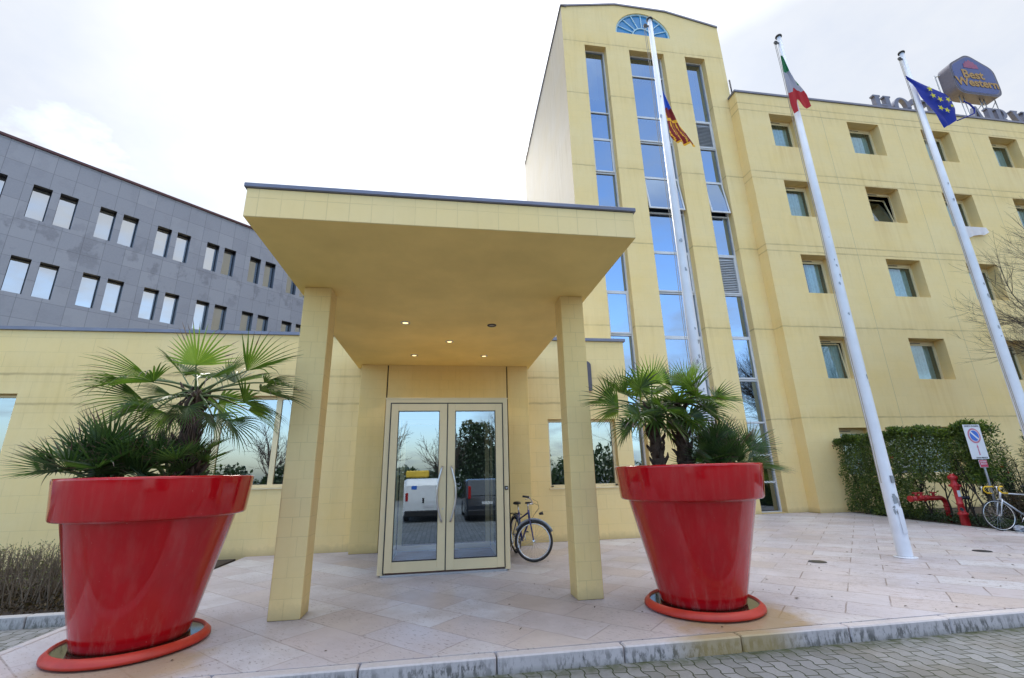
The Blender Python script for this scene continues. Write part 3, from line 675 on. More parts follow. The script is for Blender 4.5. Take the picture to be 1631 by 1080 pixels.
q = MB(); q.box(-1.2615, -1.2355, 10.61, 10.94, .002, 3.998); q.box(1.5085, 1.5345, 10.61, 10.94, .002, 3.998); q.build('shadow_joint', M['gasket'], port)
q = MB(); q.box(-1.235, 1.508, 10.90, 10.949, .001, 2.749); q.build('back_wall', M['dark'], port)
for i, (x, y, lit) in enumerate([(-.64, 7.46, 1), (.83, 7.48, 0), (.12, 8.545, 1), (-.61, 9.65, 1), (.89, 9.62, 1)]):
    q = MB(); q.lathe([(.045, 3.996), (.06, 3.985), (.075, 3.987), (.08, 3.999)], 24, (x, y, 0)); o = q.build('downlight', M['steel'] if lit else M['darkmetal'], port)
    q = MB(); q.quad(*[(x + .046 * cos(a * pi / 10), y + .046 * sin(a * pi / 10), 3.9945) for a in range(20)][::-1]); q.build('lamp', M['lampwarm'] if lit else M['greypipe'], o)
    if lit:
        pl = bpy.data.lights.new('halogen', 'SPOT'); pl.energy = 5; pl.color = (1, .7, .4); pl.spot_size = R(110); pl.shadow_soft_size = .04
        po = bpy.data.objects.new('halogen_light', pl); COL.objects.link(po); po.parent = o; po.location = Vector((x, y, 3.96)) - BASE[o]

# ---- glass vestibule
VY = 8.06
ves = empty('glass_vestibule', (.1, VY, 0), 'cream aluminium glass entrance box with double doors and curved steel handles', 'entrance')
VX0, VX1, VT = -.955, 1.155, 2.80
q = MB()
q.box(VX0, VX0 + .085, VY, VY + .09, .03, VT); q.box(VX1 - .085, VX1, VY, VY + .09, .03, VT); q.box(VX0 + .085, VX1 - .085, VY + .001, VY + .089, 2.725, VT)
q.box(VX0 - .01, VX1 + .01, VY - .012, VY + .1, VT + .001, VT + .02)
for x in (VX0, VX1 - .06):
    q.box(x, x + .06, 10.50, 10.569, .03, VT); q.box(x, x + .06, VY + .091, 10.499, 2.72, VT - .001); q.box(x, x + .06, VY + .091, 10.499, .03, .12); q.box(x + .002, x + .058, 9.2, 9.26, .121, 2.719)
q.build('frame', M['cream'], ves)
q = MB(); q.box(VX0 + .02, VX1 - .02, VY + .01, 10.56, VT - .07, VT - .005); q.build('ceiling', M['whitemetal'], ves)
q = MB(); q.box(VX0 + .05, VX1 - .05, VY + .02, 10.55, .0, .028); q.build('threshold', M['steel'], ves)
q = MB(); q.box(VX0 + .12, VX1 - .09, VY + .055, 10.3, .029, .04); q.build('doormat', M['mat'], ves)
for x in (VX0 + .03, VX1 - .03):
    for (a, b) in ((VY + .095, 9.199), (9.261, 10.498)):
        q = MB(); q.quad((x, a, .12), (x, b, .12), (x, b, 2.72), (x, a, 2.72)); q.build('side_glass', M['doorglass'], ves)
q = MB(); frame_ring(q, -.86, .09, .04, 2.7, 10.40, 10.45, .09); frame_ring(q, .11, 1.06, .04, 2.7, 10.40, 10.45, .09); q.build('inner_door', M['cream'], ves)
for (a, b, hx, sg) in ((-.868, .094, .03, -1), (.106, 1.068, .17, 1)):
    q = MB(); z0, z1 = .06, 2.718; q.box(a, a + .13, VY - .01, VY + .05, z0, z1, bev=.004); q.box(b - .13, b, VY - .01, VY + .05, z0, z1, bev=.004)
    q.box(a + .13, b - .13, VY - .009, VY + .049, z1 - .125, z1); q.box(a + .13, b - .13, VY - .009, VY + .049, z0, z0 + .155)
    D = q.build('door', M['cream'], ves)
    q = MB(); x0, x1, za, zb = a + .131, b - .131, z0 + .156, z1 - .126
    for (p, r_, s_, t_) in ((x0, x0 + .008, za, zb), (x1 - .008, x1, za, zb), (x0, x1, za, za + .008), (x0, x1, zb - .008, zb)): q.box(p, r_, VY - .0105, VY - .004, s_, t_)
    q.build('gasket', M['gasket'], D)
    q = MB(); q.quad((x0, VY + .02, za), (x1, VY + .02, za), (x1, VY + .02, zb), (x0, VY + .02, zb)); q.build('pane', M['doorglass'], D)
    q = MB(); pts = [(hx + sg * .085 * sin(pi * i / 16) , VY - .045 - .03 * sin(pi * i / 16), .78 + .88 * i / 16) for i in range(17)]
    q.tube(pts, .016, 10); q.tube([pts[2], (pts[2][0], VY - .01, pts[2][2])], .01, 8); q.tube([pts[14], (pts[14][0], VY - .01, pts[14][2])], .01, 8); q.build('handle', M['steel'], D)
q = MB(); q.tube([(.045, VY - .014, .98), (.045, VY - .009, .98)], .014, 12); q.build('lock', M['steel'], ves)
q = MB(); q.box(-.874, -.856, VY - .0125, VY - .0105, .05, 2.732); q.box(1.056, 1.074, VY - .0125, VY - .0105, .05, 2.732); q.box(-.855, 1.055, VY - .0125, VY - .0105, 2.714, 2.732); q.box(.092, .108, VY - .0125, VY - .0105, .06, 2.713); q.box(-.872, 1.072, VY + .052, VY + .085, 2.70, 2.724); q.box(-.869, -.8685, VY - .005, VY + .03, .05, 2.72); q.box(.0945, .1055, VY + .01, VY + .04, .06, 2.718); q.box(-.8695, -.8682 + .0, VY + .051, VY + .08, .05, 2.72); q.build('door_gap', M['gasket'], ves)
q = MB(); q.box(1.085, 1.14, VY - .022, VY - .001, 1.25, 1.31, bev=.004); cr = q.build('card_reader', M['black'], ves)
q = MB(); q.box(1.097, 1.128, VY - .024, VY - .0222, 1.27, 1.29); q.build('reader_window', M['whitemetal'], cr)

# ---- grey office building at left
u = Vector((0.72493543, 0.68881683, 0)); P0 = Vector((-13.86322297, 21.99570524, 0))
gb = bpy.data.objects.new('office_building', None); COL.objects.link(gb); gb.location = P0; gb.rotation_euler = (0, 0, math.atan2(u.y, u.x)); BASE[gb] = Vector((0, 0, 0))
tag(gb, 'grey stone-clad office building with paired narrow windows behind the low wing', 'building')
gh = []
for k in range(-4, 12):
    x = -4.31 + 2.145 * k
    for dx in (0, .825):
        for (c, d) in ((12.04, 13.56), (8.80, 10.31), (5.56, 7.07)): gh.append((x + dx, x + dx + .572, c, d))
w_ = MB(); facade(w_, -15, 24, 0, 15.2, 0, gh, .36, 1)
w_.quad((-15, 0, 0), (-15, 0, 15.2), (-15, 12, 15.2), (-15, 12, 0)); w_.quad((24, 0, 0), (24, 12, 0), (24, 12, 15.2), (24, 0, 15.2)); w_.quad((-15, 0, 15.2), (24, 0, 15.2), (24, 12, 15.2), (-15, 12, 15.2)); w_.quad((-15, 12, 0), (24, 12, 0), (24, 12, 15.2), (-15, 12, 15.2))
w_.build('wall', [M['grey'], M['darkmetal']], gb)
q = MB(); q.box(-15.05, 24.05, -.07, .4, 15.202, 15.31); q.build('roof_edge', M['roofred'], gb)
for (a, b, c, d) in gh:
    q = MB(); q.box(a + .001, a + .03, .31, .358, c + .001, d - .001); q.box(b - .03, b - .001, .31, .358, c + .001, d - .001); q.box(a + .031, b - .031, .31, .358, d - .04, d - .001); q.box(a + .031, b - .031, .31, .358, c + .001, c + .03)
    F_ = q.build('window', M['darkmetal'], gb)
    q = MB(); q.quad((a + .03, .335, c + .03), (b - .03, .335, c + .03), (b - .03, .335, d - .04), (a + .03, .335, d - .04)); q.build('pane', M['greyglass'], F_)
    q = MB(); q.quad((a, .42, c), (b, .42, c), (b, .42, d), (a, .42, d)); q.build('blind', M['blind'], F_)

# ------------------------------------------------------------------ pots
def pot(name, x, y, label):
    t = empty(name, (x, y, 0), label, 'flower pot', 'giant red pots flanking the entrance')
    q = MB(); q.lathe([(0, .07), (.462, .07), (.468, .10), (.725, 1.16), (.735, 1.175), (.80, 1.175), (.812, 1.185), (.818, 1.20), (.853, 1.535), (.852, 1.555), (.84, 1.56), (.82, 1.555), (.80, 1.50), (.79, 1.40)], 96, (x, y, 0)); q.build('pot_body', M['red'], t)
    q = MB(); q.lathe([(.0, 1.43), (.3, 1.45), (.6, 1.44), (.80, 1.42)], 40, (x, y, 0)); q.build('soil', M['soil'], t)
    q = MB(); q.lathe([(0, .004), (.60, .004), (.648, .02), (.645, .045), (.60, .088), (.592, .09), (.585, .085), (.57, .035), (0, .03)], 80, (x, y, 0)); s_ = q.build('saucer', M['saucer'], t)
    q = MB(); q.lathe([(0, .068), (.581, .068)], 64, (x, y, 0)); q.build('water', M['water'], s_)
    return t
pot('red_pot', -2.92, 5.54, 'giant glossy red flowerpot left of the entrance under the taller drooping palm')
pot('red_pot', 3.0, 5.46, 'giant glossy red flowerpot right of the entrance holding three palms')

# ------------------------------------------------------------------ palms
def frond(mb_b, mb_p, base, d0, pet, rad, nseg=30, spread=150, droop=.35, roll=0, rr=random, split=.34, cup=.45, sag=.12):
    d = Vector(d0).normalized(); b = Vector(base)
    # petiole bends slightly down
    pts = []; p = b.copy(); dd = d.copy()
    for i in range(7):
        pts.append(p.copy()); p = p + dd * (pet / 6); dd = (dd + Vector((0, 0, -sag * .16))).normalized()
    mb_p.tube(pts, [.014 - .0011 * i for i in range(7)], 6, cap=False)
    h = pts[-1]; d = dd; s = d.cross(Vector((0, 0, 1)))
    if s.length < .1: s = Vector((1, 0, 0))
    s.normalize(); nrm = s.cross(d).normalized()
    rot = Matrix.Rotation(roll, 3, d); s = rot @ s; nrm = rot @ nrm
    for i in range(nseg):
        a = R(spread) * (2 * i / (nseg - 1) - 1); L_ = rad * (1 - .22 * abs(a) / R(150)) * rr.uniform(.93, 1.05)
        v = (d * cos(a) + s * sin(a)); v = (v + nrm * cup * (abs(sin(a)))).normalized()
        side = v.cross(nrm).normalized(); up_ = side.cross(v)
        da = R(spread) * 2 / nseg; N = 6; vs = []; p = h.copy(); dv = v.copy()
        dr = droop * rr.uniform(.6, 1.5) + (1.6 if rr.random() < .08 else 0); bend = rr.uniform(-.05, .05)
        wmax = rad * split * da * .56
        for j in range(N + 1):
            tt = j / N
            if tt < split: wd = rad * tt * da * .54
            else: wd = wmax * (1 - ((tt - split) / (1 - split)) ** 1.4) * .95
            wd = max(wd, .0008); z = up_ * wd * .45
            vs += [p - side * wd + z, p - z * .4, p + side * wd + z]
            p = p + dv * (L_ / N); dv = (dv + Vector((0, 0, -1)) * dr * (tt ** 1.6) * .55 + side * bend * tt * .3).normalized()
        mb_b.add(vs, [(3 * j + a_, 3 * j + a_ + 1, 3 * j + a_ + 4, 3 * j + a_ + 3) for j in range(N) for a_ in (0, 1)])
        if rr.random() < .55: mb_b.mi[-2:] = [1, 1]
        if rr.random() < .12: mb_b.mi[-4:] = [1] * 4
FS = 1.02
def palm(name, base, lean, h, label, fr, trunk_r=.085, pet_mat='petiole', seed=1, stubs=26, stem=True, cat='palm'):
    rr = random.Random(seed); t = empty(name, base, label, cat)
    b = Vector(base); top = b + Vector((lean[0], lean[1], h))
    if stem:
        q = MB(); n = 16; N = 14; pts = [b.lerp(top, i / N) + Vector((rr.uniform(-.008, .008), rr.uniform(-.008, .008), 0)) for i in range(N + 1)]
        q.tube(pts, [trunk_r * (1.12 - .25 * i / N + rr.uniform(-.07, .07)) * (.25 if i == N else .72 if i == N - 1 else 1) for i in range(N + 1)], 14)
        for i in range(stubs):   # old leaf bases
            a = i * 2.4; z = .02 + (i / stubs) * .96; p = b.lerp(top, z); o = Vector((cos(a), sin(a), 0)); r0 = trunk_r * .9
            p0 = p + o * r0; p1 = p + o * (r0 + .05) + Vector((0, 0, .07)); p2 = p1 + o * rr.uniform(.0, .03) + Vector((0, 0, rr.uniform(.02, .07)))
            q.tube([p0, p1, p2], [.028, .018, .006], 5)
        for i in range(150):   # loose fibres
            a = rr.uniform(0, 2 * pi); p = b.lerp(top, rr.random()) + Vector((cos(a), sin(a), 0)) * trunk_r
            q.tube([p, p + Vector((cos(a) * .03, sin(a) * .03, rr.uniform(-.05, .05)))], [.003, .0008], 3, cap=False)
        q.build('trunk', M['trunk'], t)
    for (az, el, pet, rad, dr, kind, *rest) in fr:
        mb = MB(); mp = MB(); roll = rest[0] if rest else rr.uniform(-.35, .35); sp_ = rest[1] if len(rest) > 1 else 150
        d = Vector((cos(R(az)) * cos(R(el)), sin(R(az)) * cos(R(el)), sin(R(el))))
        o0 = top + Vector((cos(R(az)), sin(R(az)), 0)) * trunk_r * .4 + Vector((0, 0, rr.uniform(-.1, .03)))
        frond(mb, mp, o0, d, pet, rad * FS, rr.choice((22, 24, 26)), sp_, dr, roll, rr, sag=.5 if el < 30 else .15)
        o = mb.build('frond', [M[kind], M['palmdead']], t); mp.build('petiole', M['petiole' if kind != 'palmdead' else 'trunk'], o)
    return t
rr = random.Random(11)
# azimuth: 0 = +X (right), -90 = towards the street
F = [(-90, 74, .28, .52, .10, 'palmyoung', 0.0, 85), (176, 26, .52, .66, .55, 'palm', .15, 75), (4, 32, .50, .66, .30, 'palm', -.2, 70), (10, 16, .60, .62, .5, 'palm', .3, 80), (-14, 2, .55, .58, .9, 'palm', -.3, 95),
     (170, 10, .58, .66, .9, 'palm', .25, 85), (196, -8, .48, .52, 1.2, 'palm', -.4, 90), (-50, 22, .38, .46, 1.1, 'palm', .3, 100), (-125, 20, .42, .50, 1.2, 'palm', .1, 100), (60, 30, .45, .55, .8, 'palm', .2, 100),
     (120, 30, .45, .52, .7, 'palm', .2, 100), (90, 5, .5, .52, 1.0, 'palm'), (-6, -28, .45, .46, 1.5, 'palm', .3, 80), (186, 16, .68, .50, .7, 'palm', -.2, 70), (30, -6, .52, .52, 1.2, 'palm', .2, 85), (150, -15, .45, .5, 1.4, 'palm', .2, 80),
     (-4, 22, .70, .50, .9, 'palm', .2, 70), (155, 50, .32, .45, .5, 'palm', .1, 80), (25, 52, .34, .46, .4, 'palm', .1, 80), (-75, -25, .3, .40, 1.6, 'palm', .2, 80), (-105, 5, .30, .42, 1.5, 'palm', -.2, 90), (200, -30, .38, .42, 1.5, 'palm', .2, 80), (-60, -62, .30, .36, 1.2, 'palmdead', .3, 60), (-150, -66, .28, .36, 1.2, 'palmdead', .3, 60), (-30, -35, .36, .42, 1.6, 'palm', .2, 80)]
palm('tall_palm', (-2.78, 5.62, 1.40), (.01, .0, .0), 1.12, 'tallest palm with drooping fan leaves on a shaggy trunk in the left red pot', F, .105, seed=3)
palm('palm_stump', (-2.60, 5.46, 1.40), (.0, 0, 0), .36, 'short shaggy palm stump with one small leaf beside the tall palm trunk', [(10, 40, .15, .25, .6, 'palm')], .08, seed=31, stubs=30)
def lowpalm(n, seed, rad, el0, el1, mat):
    rr = random.Random(seed); out = []
    for i in range(n):
        az = i * 137.5 + rr.uniform(-15, 15); el = el0 + (el1 - el0) * (i / n) ** .8 + rr.uniform(-6, 6)
        out.append((az, el, rr.uniform(.18, .36), rad * rr.uniform(.85, 1.1), rr.uniform(.02, .12), mat, rr.uniform(-.5, .5), rr.uniform(85, 125)))
    return out
LPm = lowpalm(28, 5, .42, 80, 20, 'palmlow') + [(180, 26, .45, .46, .05, 'palmlow', .2, 95), (190, 22, .42, .42, .1, 'palmlow', .5, 90), (172, 32, .38, .46, .05, 'palmlow', 1.2, 90)]
palm('fan_palm', (-3.28, 5.30, 1.45), (0, 0, 0), .10, 'low bushy fan palm with stiff spiky leaves at the left side of the left pot', LPm, .06, seed=6, stubs=8)
palm('fan_palm', (-2.78, 5.38, 1.45), (0, 0, 0), .08, 'small dark fan palm filling the middle of the left pot in front of the trunk', lowpalm(16, 15, .34, 70, 12, 'palmlow'), .05, seed=16, stubs=6)
F2 = [(-100, 70, .26, .40, .08, 'palmyoung', 0, 90), (175, 45, .42, .40, .1, 'palm', .3, 80), (183, 12, .42, .42, .3, 'palmyoung', .9, 100), (170, 28, .50, .42, .2, 'palm', .5, 100), (-90, 10, .3, .38, .8, 'palm'), (-45, 20, .3, .38, .7, 'palm'), (-140, 5, .35, .38, .9, 'palm'),
      (0, 30, .3, .38, .5, 'palm'), (60, 35, .35, .4, .4, 'palm'), (120, 30, .35, .4, .4, 'palm'), (90, 0, .3, .38, .8, 'palm'), (190, -25, .36, .36, 1.2, 'palm'), (-60, -30, .3, .35, 1.3, 'palm'), (-20, -20, .34, .36, .9, 'palmyoung'), (150, -30, .3, .36, 1.3, 'palm'), (30, -25, .3, .36, 1.1, 'palm'), (-110, -35, .28, .34, 1.4, 'palm'), (-150, 50, .25, .36, .3, 'palm')]
palm('leaning_palm', (2.64, 5.42, 1.42), (-.02, 0, 0), .86, 'left palm in the right pot with a yellow-green upright leaf', F2, .07, seed=8)
F3 = [(20, 62, .32, .42, .08, 'palmyoung', 0.2, 75), (95, 74, .24, .38, .08, 'palm', .1, 95), (-20, 22, .45, .44, .25, 'palm', .3, 100), (8, 14, .5, .44, .25, 'palm', -.2, 100), (-75, 15, .3, .38, .7, 'palm'), (-120, 25, .3, .38, .6, 'palm'), (160, 20, .3, .38, .5, 'palm'), (50, 25, .35, .4, .5, 'palm'),
      (100, 20, .35, .38, .5, 'palm'), (-45, -10, .32, .38, 1.0, 'palm'), (-90, -30, .28, .34, 1.2, 'palm'), (30, -20, .34, .36, 1.0, 'palm'), (-5, -12, .36, .38, .8, 'palm'), (140, -20, .3, .36, 1.0, 'palm'), (200, 0, .32, .38, .8, 'palm'), (-60, 45, .25, .38, .3, 'palm'), (-20, 50, .3, .38, .2, 'palm')]
palm('dark_trunk_palm', (3.04, 5.52, 1.42), (.0, 0, 0), .92, 'middle palm on a dark shaggy trunk in the right pot', F3, .075, seed=9, stubs=34)
LP2 = lowpalm(30, 25, .36, 80, 10, 'palmlow') + [(0, 16, .52, .42, .06, 'palmlow', .4, 85), (8, -4, .4, .36, .2, 'palm', .2, 85), (-8, 34, .42, .4, .05, 'palmlow', .9, 80), (30, 42, .42, .34, .3, 'palmdead', .2, 80), (5, 44, .44, .34, .4, 'palmdead', -.2, 90), (-12, 38, .5, .30, .3, 'palm', .3, 70)]
palm('fan_palm', (3.46, 5.42, 1.44), (0, 0, 0), .12, 'low spreading fan palm with a dead brown leaf, right side of right pot', LP2, .06, seed=26, stubs=8)

# ------------------------------------------------------------------ leaf clouds
def leaf(mb, p, d, nrm, L_, W_):
    s = d.cross(nrm).normalized(); n2 = s.cross(d).normalized()
    mb.add([p, p + d * L_ * .5 - s * W_ * .5 + n2 * W_ * .15, p + d * L_, p + d * L_ * .5 + s * W_ * .5 + n2 * W_ * .15, p + d * L_ * .5 - n2 * W_ * .1],
           [(0, 4, 1), (1, 4, 2), (2, 4, 3), (3, 4, 0)])
def rvec(rr): 
    while True:
        v = Vector((rr.uniform(-1, 1), rr.uniform(-1, 1), rr.uniform(-1, 1)))
        if .05 < v.length < 1: return v.normalized()
def twig(mb, p, d, L_, r, depth, rr, bend=.25, up_=.12, kids=(2, 4), ends=None):
    pts = [p.copy()]; dd = d.copy(); n = 4 if depth > 1 else 3
    for i in range(n):
        dd = (dd + rvec(rr) * bend * .5 + Vector((0, 0, up_))).normalized(); pts.append(pts[-1] + dd * (L_ / n))
    mb.tube(pts, [r * (1 - .45 * i / n) for i in range(n + 1)], 6 if depth > 2 else (4 if depth > 0 else 3), cap=False)
    if ends is not None and depth <= 1: ends += [(q_, dd.copy()) for q_ in pts[1:]]
    if depth == 0: return
    for k in range(rr.randint(*kids)):
        i = rr.randint(1, n); q_ = pts[i]; nd_ = (dd + rvec(rr) * .75).normalized()
        twig(mb, q_, nd_, L_ * rr.uniform(.55, .8), r * .55, depth - 1, rr, bend, up_, kids, ends)
    twig(mb, pts[-1], dd, L_ * .75, r * .55, depth - 1, rr, bend, up_, kids, ends)
# laurel hedge by the hotel wing
rr = random.Random(21)
hd = empty('laurel_hedge', (13.5, 11.8, 0), 'clipped dark green laurel hedge bare at its right foot, in front of the hotel wing', 'hedge')
hm = MB(); hr = MB()
def in_hedge(x, y, z):
    if z < .05: return False
    bare = .95 + .25 * sin(y * 5) if y < 11.6 else .0     # foliage starts higher at the near end
    if y < 11.6 and z < bare - .15: return False
    return True
def hedge_x0(y): return 13.02 + (y - 9.6) * .10
cnt = 0
while cnt < 36000:
    y = rr.uniform(9.95, 14.3); z = rr.uniform(.05, 2.55); x0 = hedge_x0(y)
    top_ = 2.30 + .1 * (y > 11) + .06 * sin(y * 7) + .05 * sin(y * 17) + (.06 if y < 12.5 else 0)
    if y > 12.2: wdt = .95
    else: wdt = .8
    x = x0 + abs(rr.gauss(0, .18)) if rr.random() < .7 else x0 + rr.uniform(0, wdt)
    if rr.random() < .25: z = top_ - abs(rr.gauss(0, .07))
    if z > top_ or not in_hedge(x, y, z): continue
    if y < 12.4 and z < 1.5 and sin(y * 9 + 1) * sin(z * 8 + y * 3) > .62: continue
    yy_ = y if rr.random() < .8 else (9.95 + abs(rr.gauss(0, .06)))
    if z < 1.0 and yy_ < 11.6: continue
    p = Vector((x + rr.uniform(-.05, .03) - (.05 * sin(z * 6 + y * 4)), yy_, z)); d = (rvec(rr) + Vector((-.5, -.35, .25))).normalized()
    (hr if rr.random() < .004 else hm); leaf(hr if rr.random() < .0025 else hm, p, d, rvec(rr), rr.uniform(.06, .10), rr.uniform(.028, .045)); cnt += 1
hm.build('foliage', M['hedge'], hd); hr.build('red_leaves', M['hedgered'], hd)
for i in range(11):
    q = MB(); y = 9.9 + i * .4; twig(q, Vector((hedge_x0(y) + .3 + rr.uniform(-.1, .15), y, -.02)), Vector((rr.uniform(-.2, .1), rr.uniform(-.3, .3), 1)).normalized(), .8, .028, 2, rr, .3, .2); q.build('stem', M['darkbark'], hd)
# oleander
ol = empty('oleander_bush', (15.4, 10.9, 0), 'tall oleander bush with long narrow leaves right of the no-parking sign', 'bush')
om = MB(); os_ = MB()
for i in range(60):
    az = rr.uniform(0, 2 * pi); p = Vector((15.6 + cos(az) * rr.uniform(0, .9), 10.7 + sin(az) * rr.uniform(0, .6), 0)); d = Vector((cos(az) * .32, sin(az) * .28, 1)).normalized()
    H_ = rr.uniform(1.3, 2.9); pts = [p]; 
    for k in range(8): d = (d + rvec(rr) * .09).normalized(); pts.append(pts[-1] + d * H_ / 8)
    os_.tube(pts, [.014 - .0014 * k for k in range(9)], 5, cap=False)
    for k in range(2, 9):
        for j in range(17):
            a = rr.uniform(0, 2 * pi); o = pts[k] + (pts[k - 1] - pts[k]) * rr.random(); ld = (Vector((cos(a), sin(a), rr.uniform(-.1, .9)))).normalized()
            leaf(om, o, ld, Vector((rr.uniform(-.3, .3), rr.uniform(-.3, .3), 1)), rr.uniform(.11, .19), rr.uniform(.018, .028))
om.build('foliage', M['oleander'], ol); os_.build('stem', M['darkbark'], ol)
# low brown hedge behind the racing bicycle
bh = empty('brown_hedge', (14.4, 9.6, 0), 'low brownish winter hedge behind the silver racing bicycle', 'hedge')
q = MB(); q2 = MB()
for i in range(9000):
    x = rr.uniform(13.35, 17.5); y = rr.uniform(9.2, 10.2) + (x - 13.3) * -.1; z = rr.uniform(0, .78)
    p = Vector((x, y, z)); leaf(q, p, rvec(rr), rvec(rr), rr.uniform(.04, .07), rr.uniform(.02, .035))
for i in range(160):
    p = Vector((rr.uniform(13.35, 17.4), rr.uniform(9.1, 10), 0)); q2.tube([p, p + Vector((rr.uniform(-.1, .1), rr.uniform(-.1, .1), .4)), p + Vector((rr.uniform(-.2, .2), rr.uniform(-.2, .2), .8))], [.008, .006, .003], 4, cap=False)
q.build('foliage', M['brownleaf'], bh); q2.build('stem', M['darkbark'], bh)
# ground ivy under the laurel hedge
q = MB()
for i in range(5000):
    y = rr.uniform(9.2, 13.5); x = hedge_x0(y) + rr.uniform(.0, 1.1); p = Vector((x, y, rr.uniform(0, .12) + .15 * max(0, rr.gauss(0, .5))))
    leaf(q, p, (rvec(rr) + Vector((0, -.3, .4))).normalized(), rvec(rr), rr.uniform(.04, .07), rr.uniform(.03, .045))
tag(q.build('ground_cover', M['oleander']), 'dark leafy ground cover below the hedge behind the red hydrants', 'ground cover', kind='stuff')
# left twiggy hedge
lh_ = empty('bare_hedge', (-6, 7.8, 0), 'low bare twiggy hedge in the kerbed bed left of the left pot', 'hedge')
q = MB(); q2 = MB(); q3 = MB()
for i in range(520):
    p = Vector((rr.uniform(-8.2, -4.45), rr.uniform(7.35, 8.5), -.03)); h = .64 + rr.uniform(-.1, .07); ln = Vector((rr.uniform(-.16, .16), rr.uniform(-.12, .12), 0))
    pts = [p, p + ln * .4 + Vector((rr.uniform(-.03, .03), 0, h * .4)), p + ln * .8 + Vector((rr.uniform(-.04, .04), 0, h * .75)), p + ln + Vector((0, 0, h))]
    q.tube(pts, [.008, .006, .004, .002], 4, cap=False)
    for k in range(9):
        t_ = rr.uniform(.3, 1); o = p + ln * t_ + Vector((0, 0, h * t_)); dd = (rvec(rr) + Vector((0, 0, .9))).normalized(); e = o + dd * rr.uniform(.05, .14)
        q.tube([o, e], [.003, .0012], 3, cap=False)
        if rr.random() < .7: leaf(q2, e, dd, rvec(rr), rr.uniform(.022, .04), rr.uniform(.012, .02))
for i in range(5200):
    p = Vector((rr.uniform(-8.2, -4.4), rr.uniform(7.18, 8.6), rr.uniform(-.03, .02) + .14 * rr.random() ** 2))
    leaf(q3, p, rvec(rr), (rvec(rr) + Vector((0, 0, .8))).normalized(), rr.uniform(.03, .06), rr.uniform(.02, .035))
q.build('stem', simple('pale_twigs', (.15, .115, .08), .9), lh_); q2.build('foliage', leafmat('olive_twig_leaf', (.09, .09, .035), (.22, .22, .10), .25), lh_)
tag(q3.build('leaf_litter', M['brownleaf']), 'brown fallen leaves heaped under the bare twiggy hedge', 'leaf litter', kind='stuff')
# bare tree at the right edge
def tree(name, base, h, label, seed, depth=5, spread=.75, r=.13, group=None, kids=(2, 4), trunk_h=.35):
    rr = random.Random(seed); t = empty(name, base, label, 'tree', group); b = Vector(base)
    q = MB(); th = h * trunk_h; pts = [b + Vector((rr.uniform(-.04, .04) * i, rr.uniform(-.04, .04) * i, th * i / 5)) for i in range(6)]
    q.tube(pts, [r * (1.2 - .09 * i) for i in range(6)], 12); q.build('trunk', M['bark'], t)
    cr = MB(); ends = []
    for k in range(7):
        a = 2 * pi * k / 7 + rr.uniform(-.3, .3); d = Vector((cos(a) * spread, sin(a) * spread, rr.uniform(.6, 1.1))).normalized()
        twig(cr, pts[5 - (k % 2)], d, h * .24, r * .5, depth, rr, .3, .05, kids, ends)
    twig(cr, pts[5], Vector((0, 0, 1)), h * .26, r * .6, depth, rr, .3, .05, kids, ends)
    return t, cr, ends
t, cr, ends = tree('bare_tree', (18.4, 9.2, -.02), 8.4, 'bare leafless tree at the right edge reaching in front of the hotel wing', 5, 5, .50, .11, kids=(3, 4)); cr.build('crown', M['bark'], t)

# ------------------------------------------------------------------ flagpoles
def flagpole(x, y, label):
    t = empty('flagpole', (x, y, 0), label, 'flagpole', 'white flagpoles in front of the hotel')
    q = MB(); q.tube([(x, y, 0), (x, y, .03), (x, y, 3), (x + .02, y, 6.5), (x + .05, y, 11.40)], [.118, .112, .098, .080, .048], 20); q.cur = 1
    rq = random.Random(int(x * 10))
    for i in range(16):
        z = rq.choice((rq.uniform(.7, 1.0), rq.uniform(1.5, 6), rq.uniform(3.3, 9.5))); rr_ = .1155 - z * .0059 if z < 3 else .098 - (z - 3) * .0053; a0 = rq.uniform(-2.4, -.7); s_ = rq.uniform(.008, .035) * (1.6 if i == 0 else 1)
        pts = []
        for k in range(9):
            a = 2 * pi * k / 9; k2 = s_ * rq.uniform(.5, 1.2); pts.append((x + (rr_ + .003) * cos(a0 + k2 * cos(a) / rr_), y + (rr_ + .003) * sin(a0 + k2 * cos(a) / rr_), z + k2 * 1.7 * sin(a)))
        q.add(pts, [tuple(range(9))])
    q.build('shaft', [M['pole'], M['greypipe']], t)
    tx = x + .05
    q = MB(); q.lathe([(0, 11.40), (.068, 11.40), (.074, 11.42), (.068, 11.445), (0, 11.455)], 20, (tx, y, 0)); q.build('truck_cap', M['black'], t)
    q = MB(); q.tube([(tx - .04, y, 11.22), (tx - .13, y - .02, 11.20)], .018, 8); q.tube([(tx - .13, y - .03, 11.2), (tx - .13, y - .0, 11.2)], .05, 12); q.build('pulley', M['black'], t)
    q = MB()
    for o_ in (-.175, -.14):
        pts = [(tx + o_ - .05 * k / 12 + .012 * sin(k * 1.3), y - .02, 11.2 - 10.0 * k / 12) for k in range(13)]; q.tube(pts, .006, 5, cap=False)
    q.build('halyard', M['rope'], t)
    q = MB(); q.box(x - .03, x + .03, y - .125, y - .1, 1.2, 1.32); q.build('cleat', M['greypipe'], t)
    q = MB(); q.box(x - .045, x + .045, y - .118, y - .108, .38, .78, bev=.004); q.build('hatch', M['pole'], t)
    q = MB(); q.lathe([(.118, .0), (.17, .004), (.17, .012), (.12, .02)], 24, (x, y, 0)); q.build('base_collar', M['pole'], t)
    return t
flagpole(4.48, 7.3, 'white flagpole rising behind the palms of the right pot, flying the dark red flag')
flagpole(7.77, 7.3, 'white flagpole standing on the terrace, flying the green white and red flag')
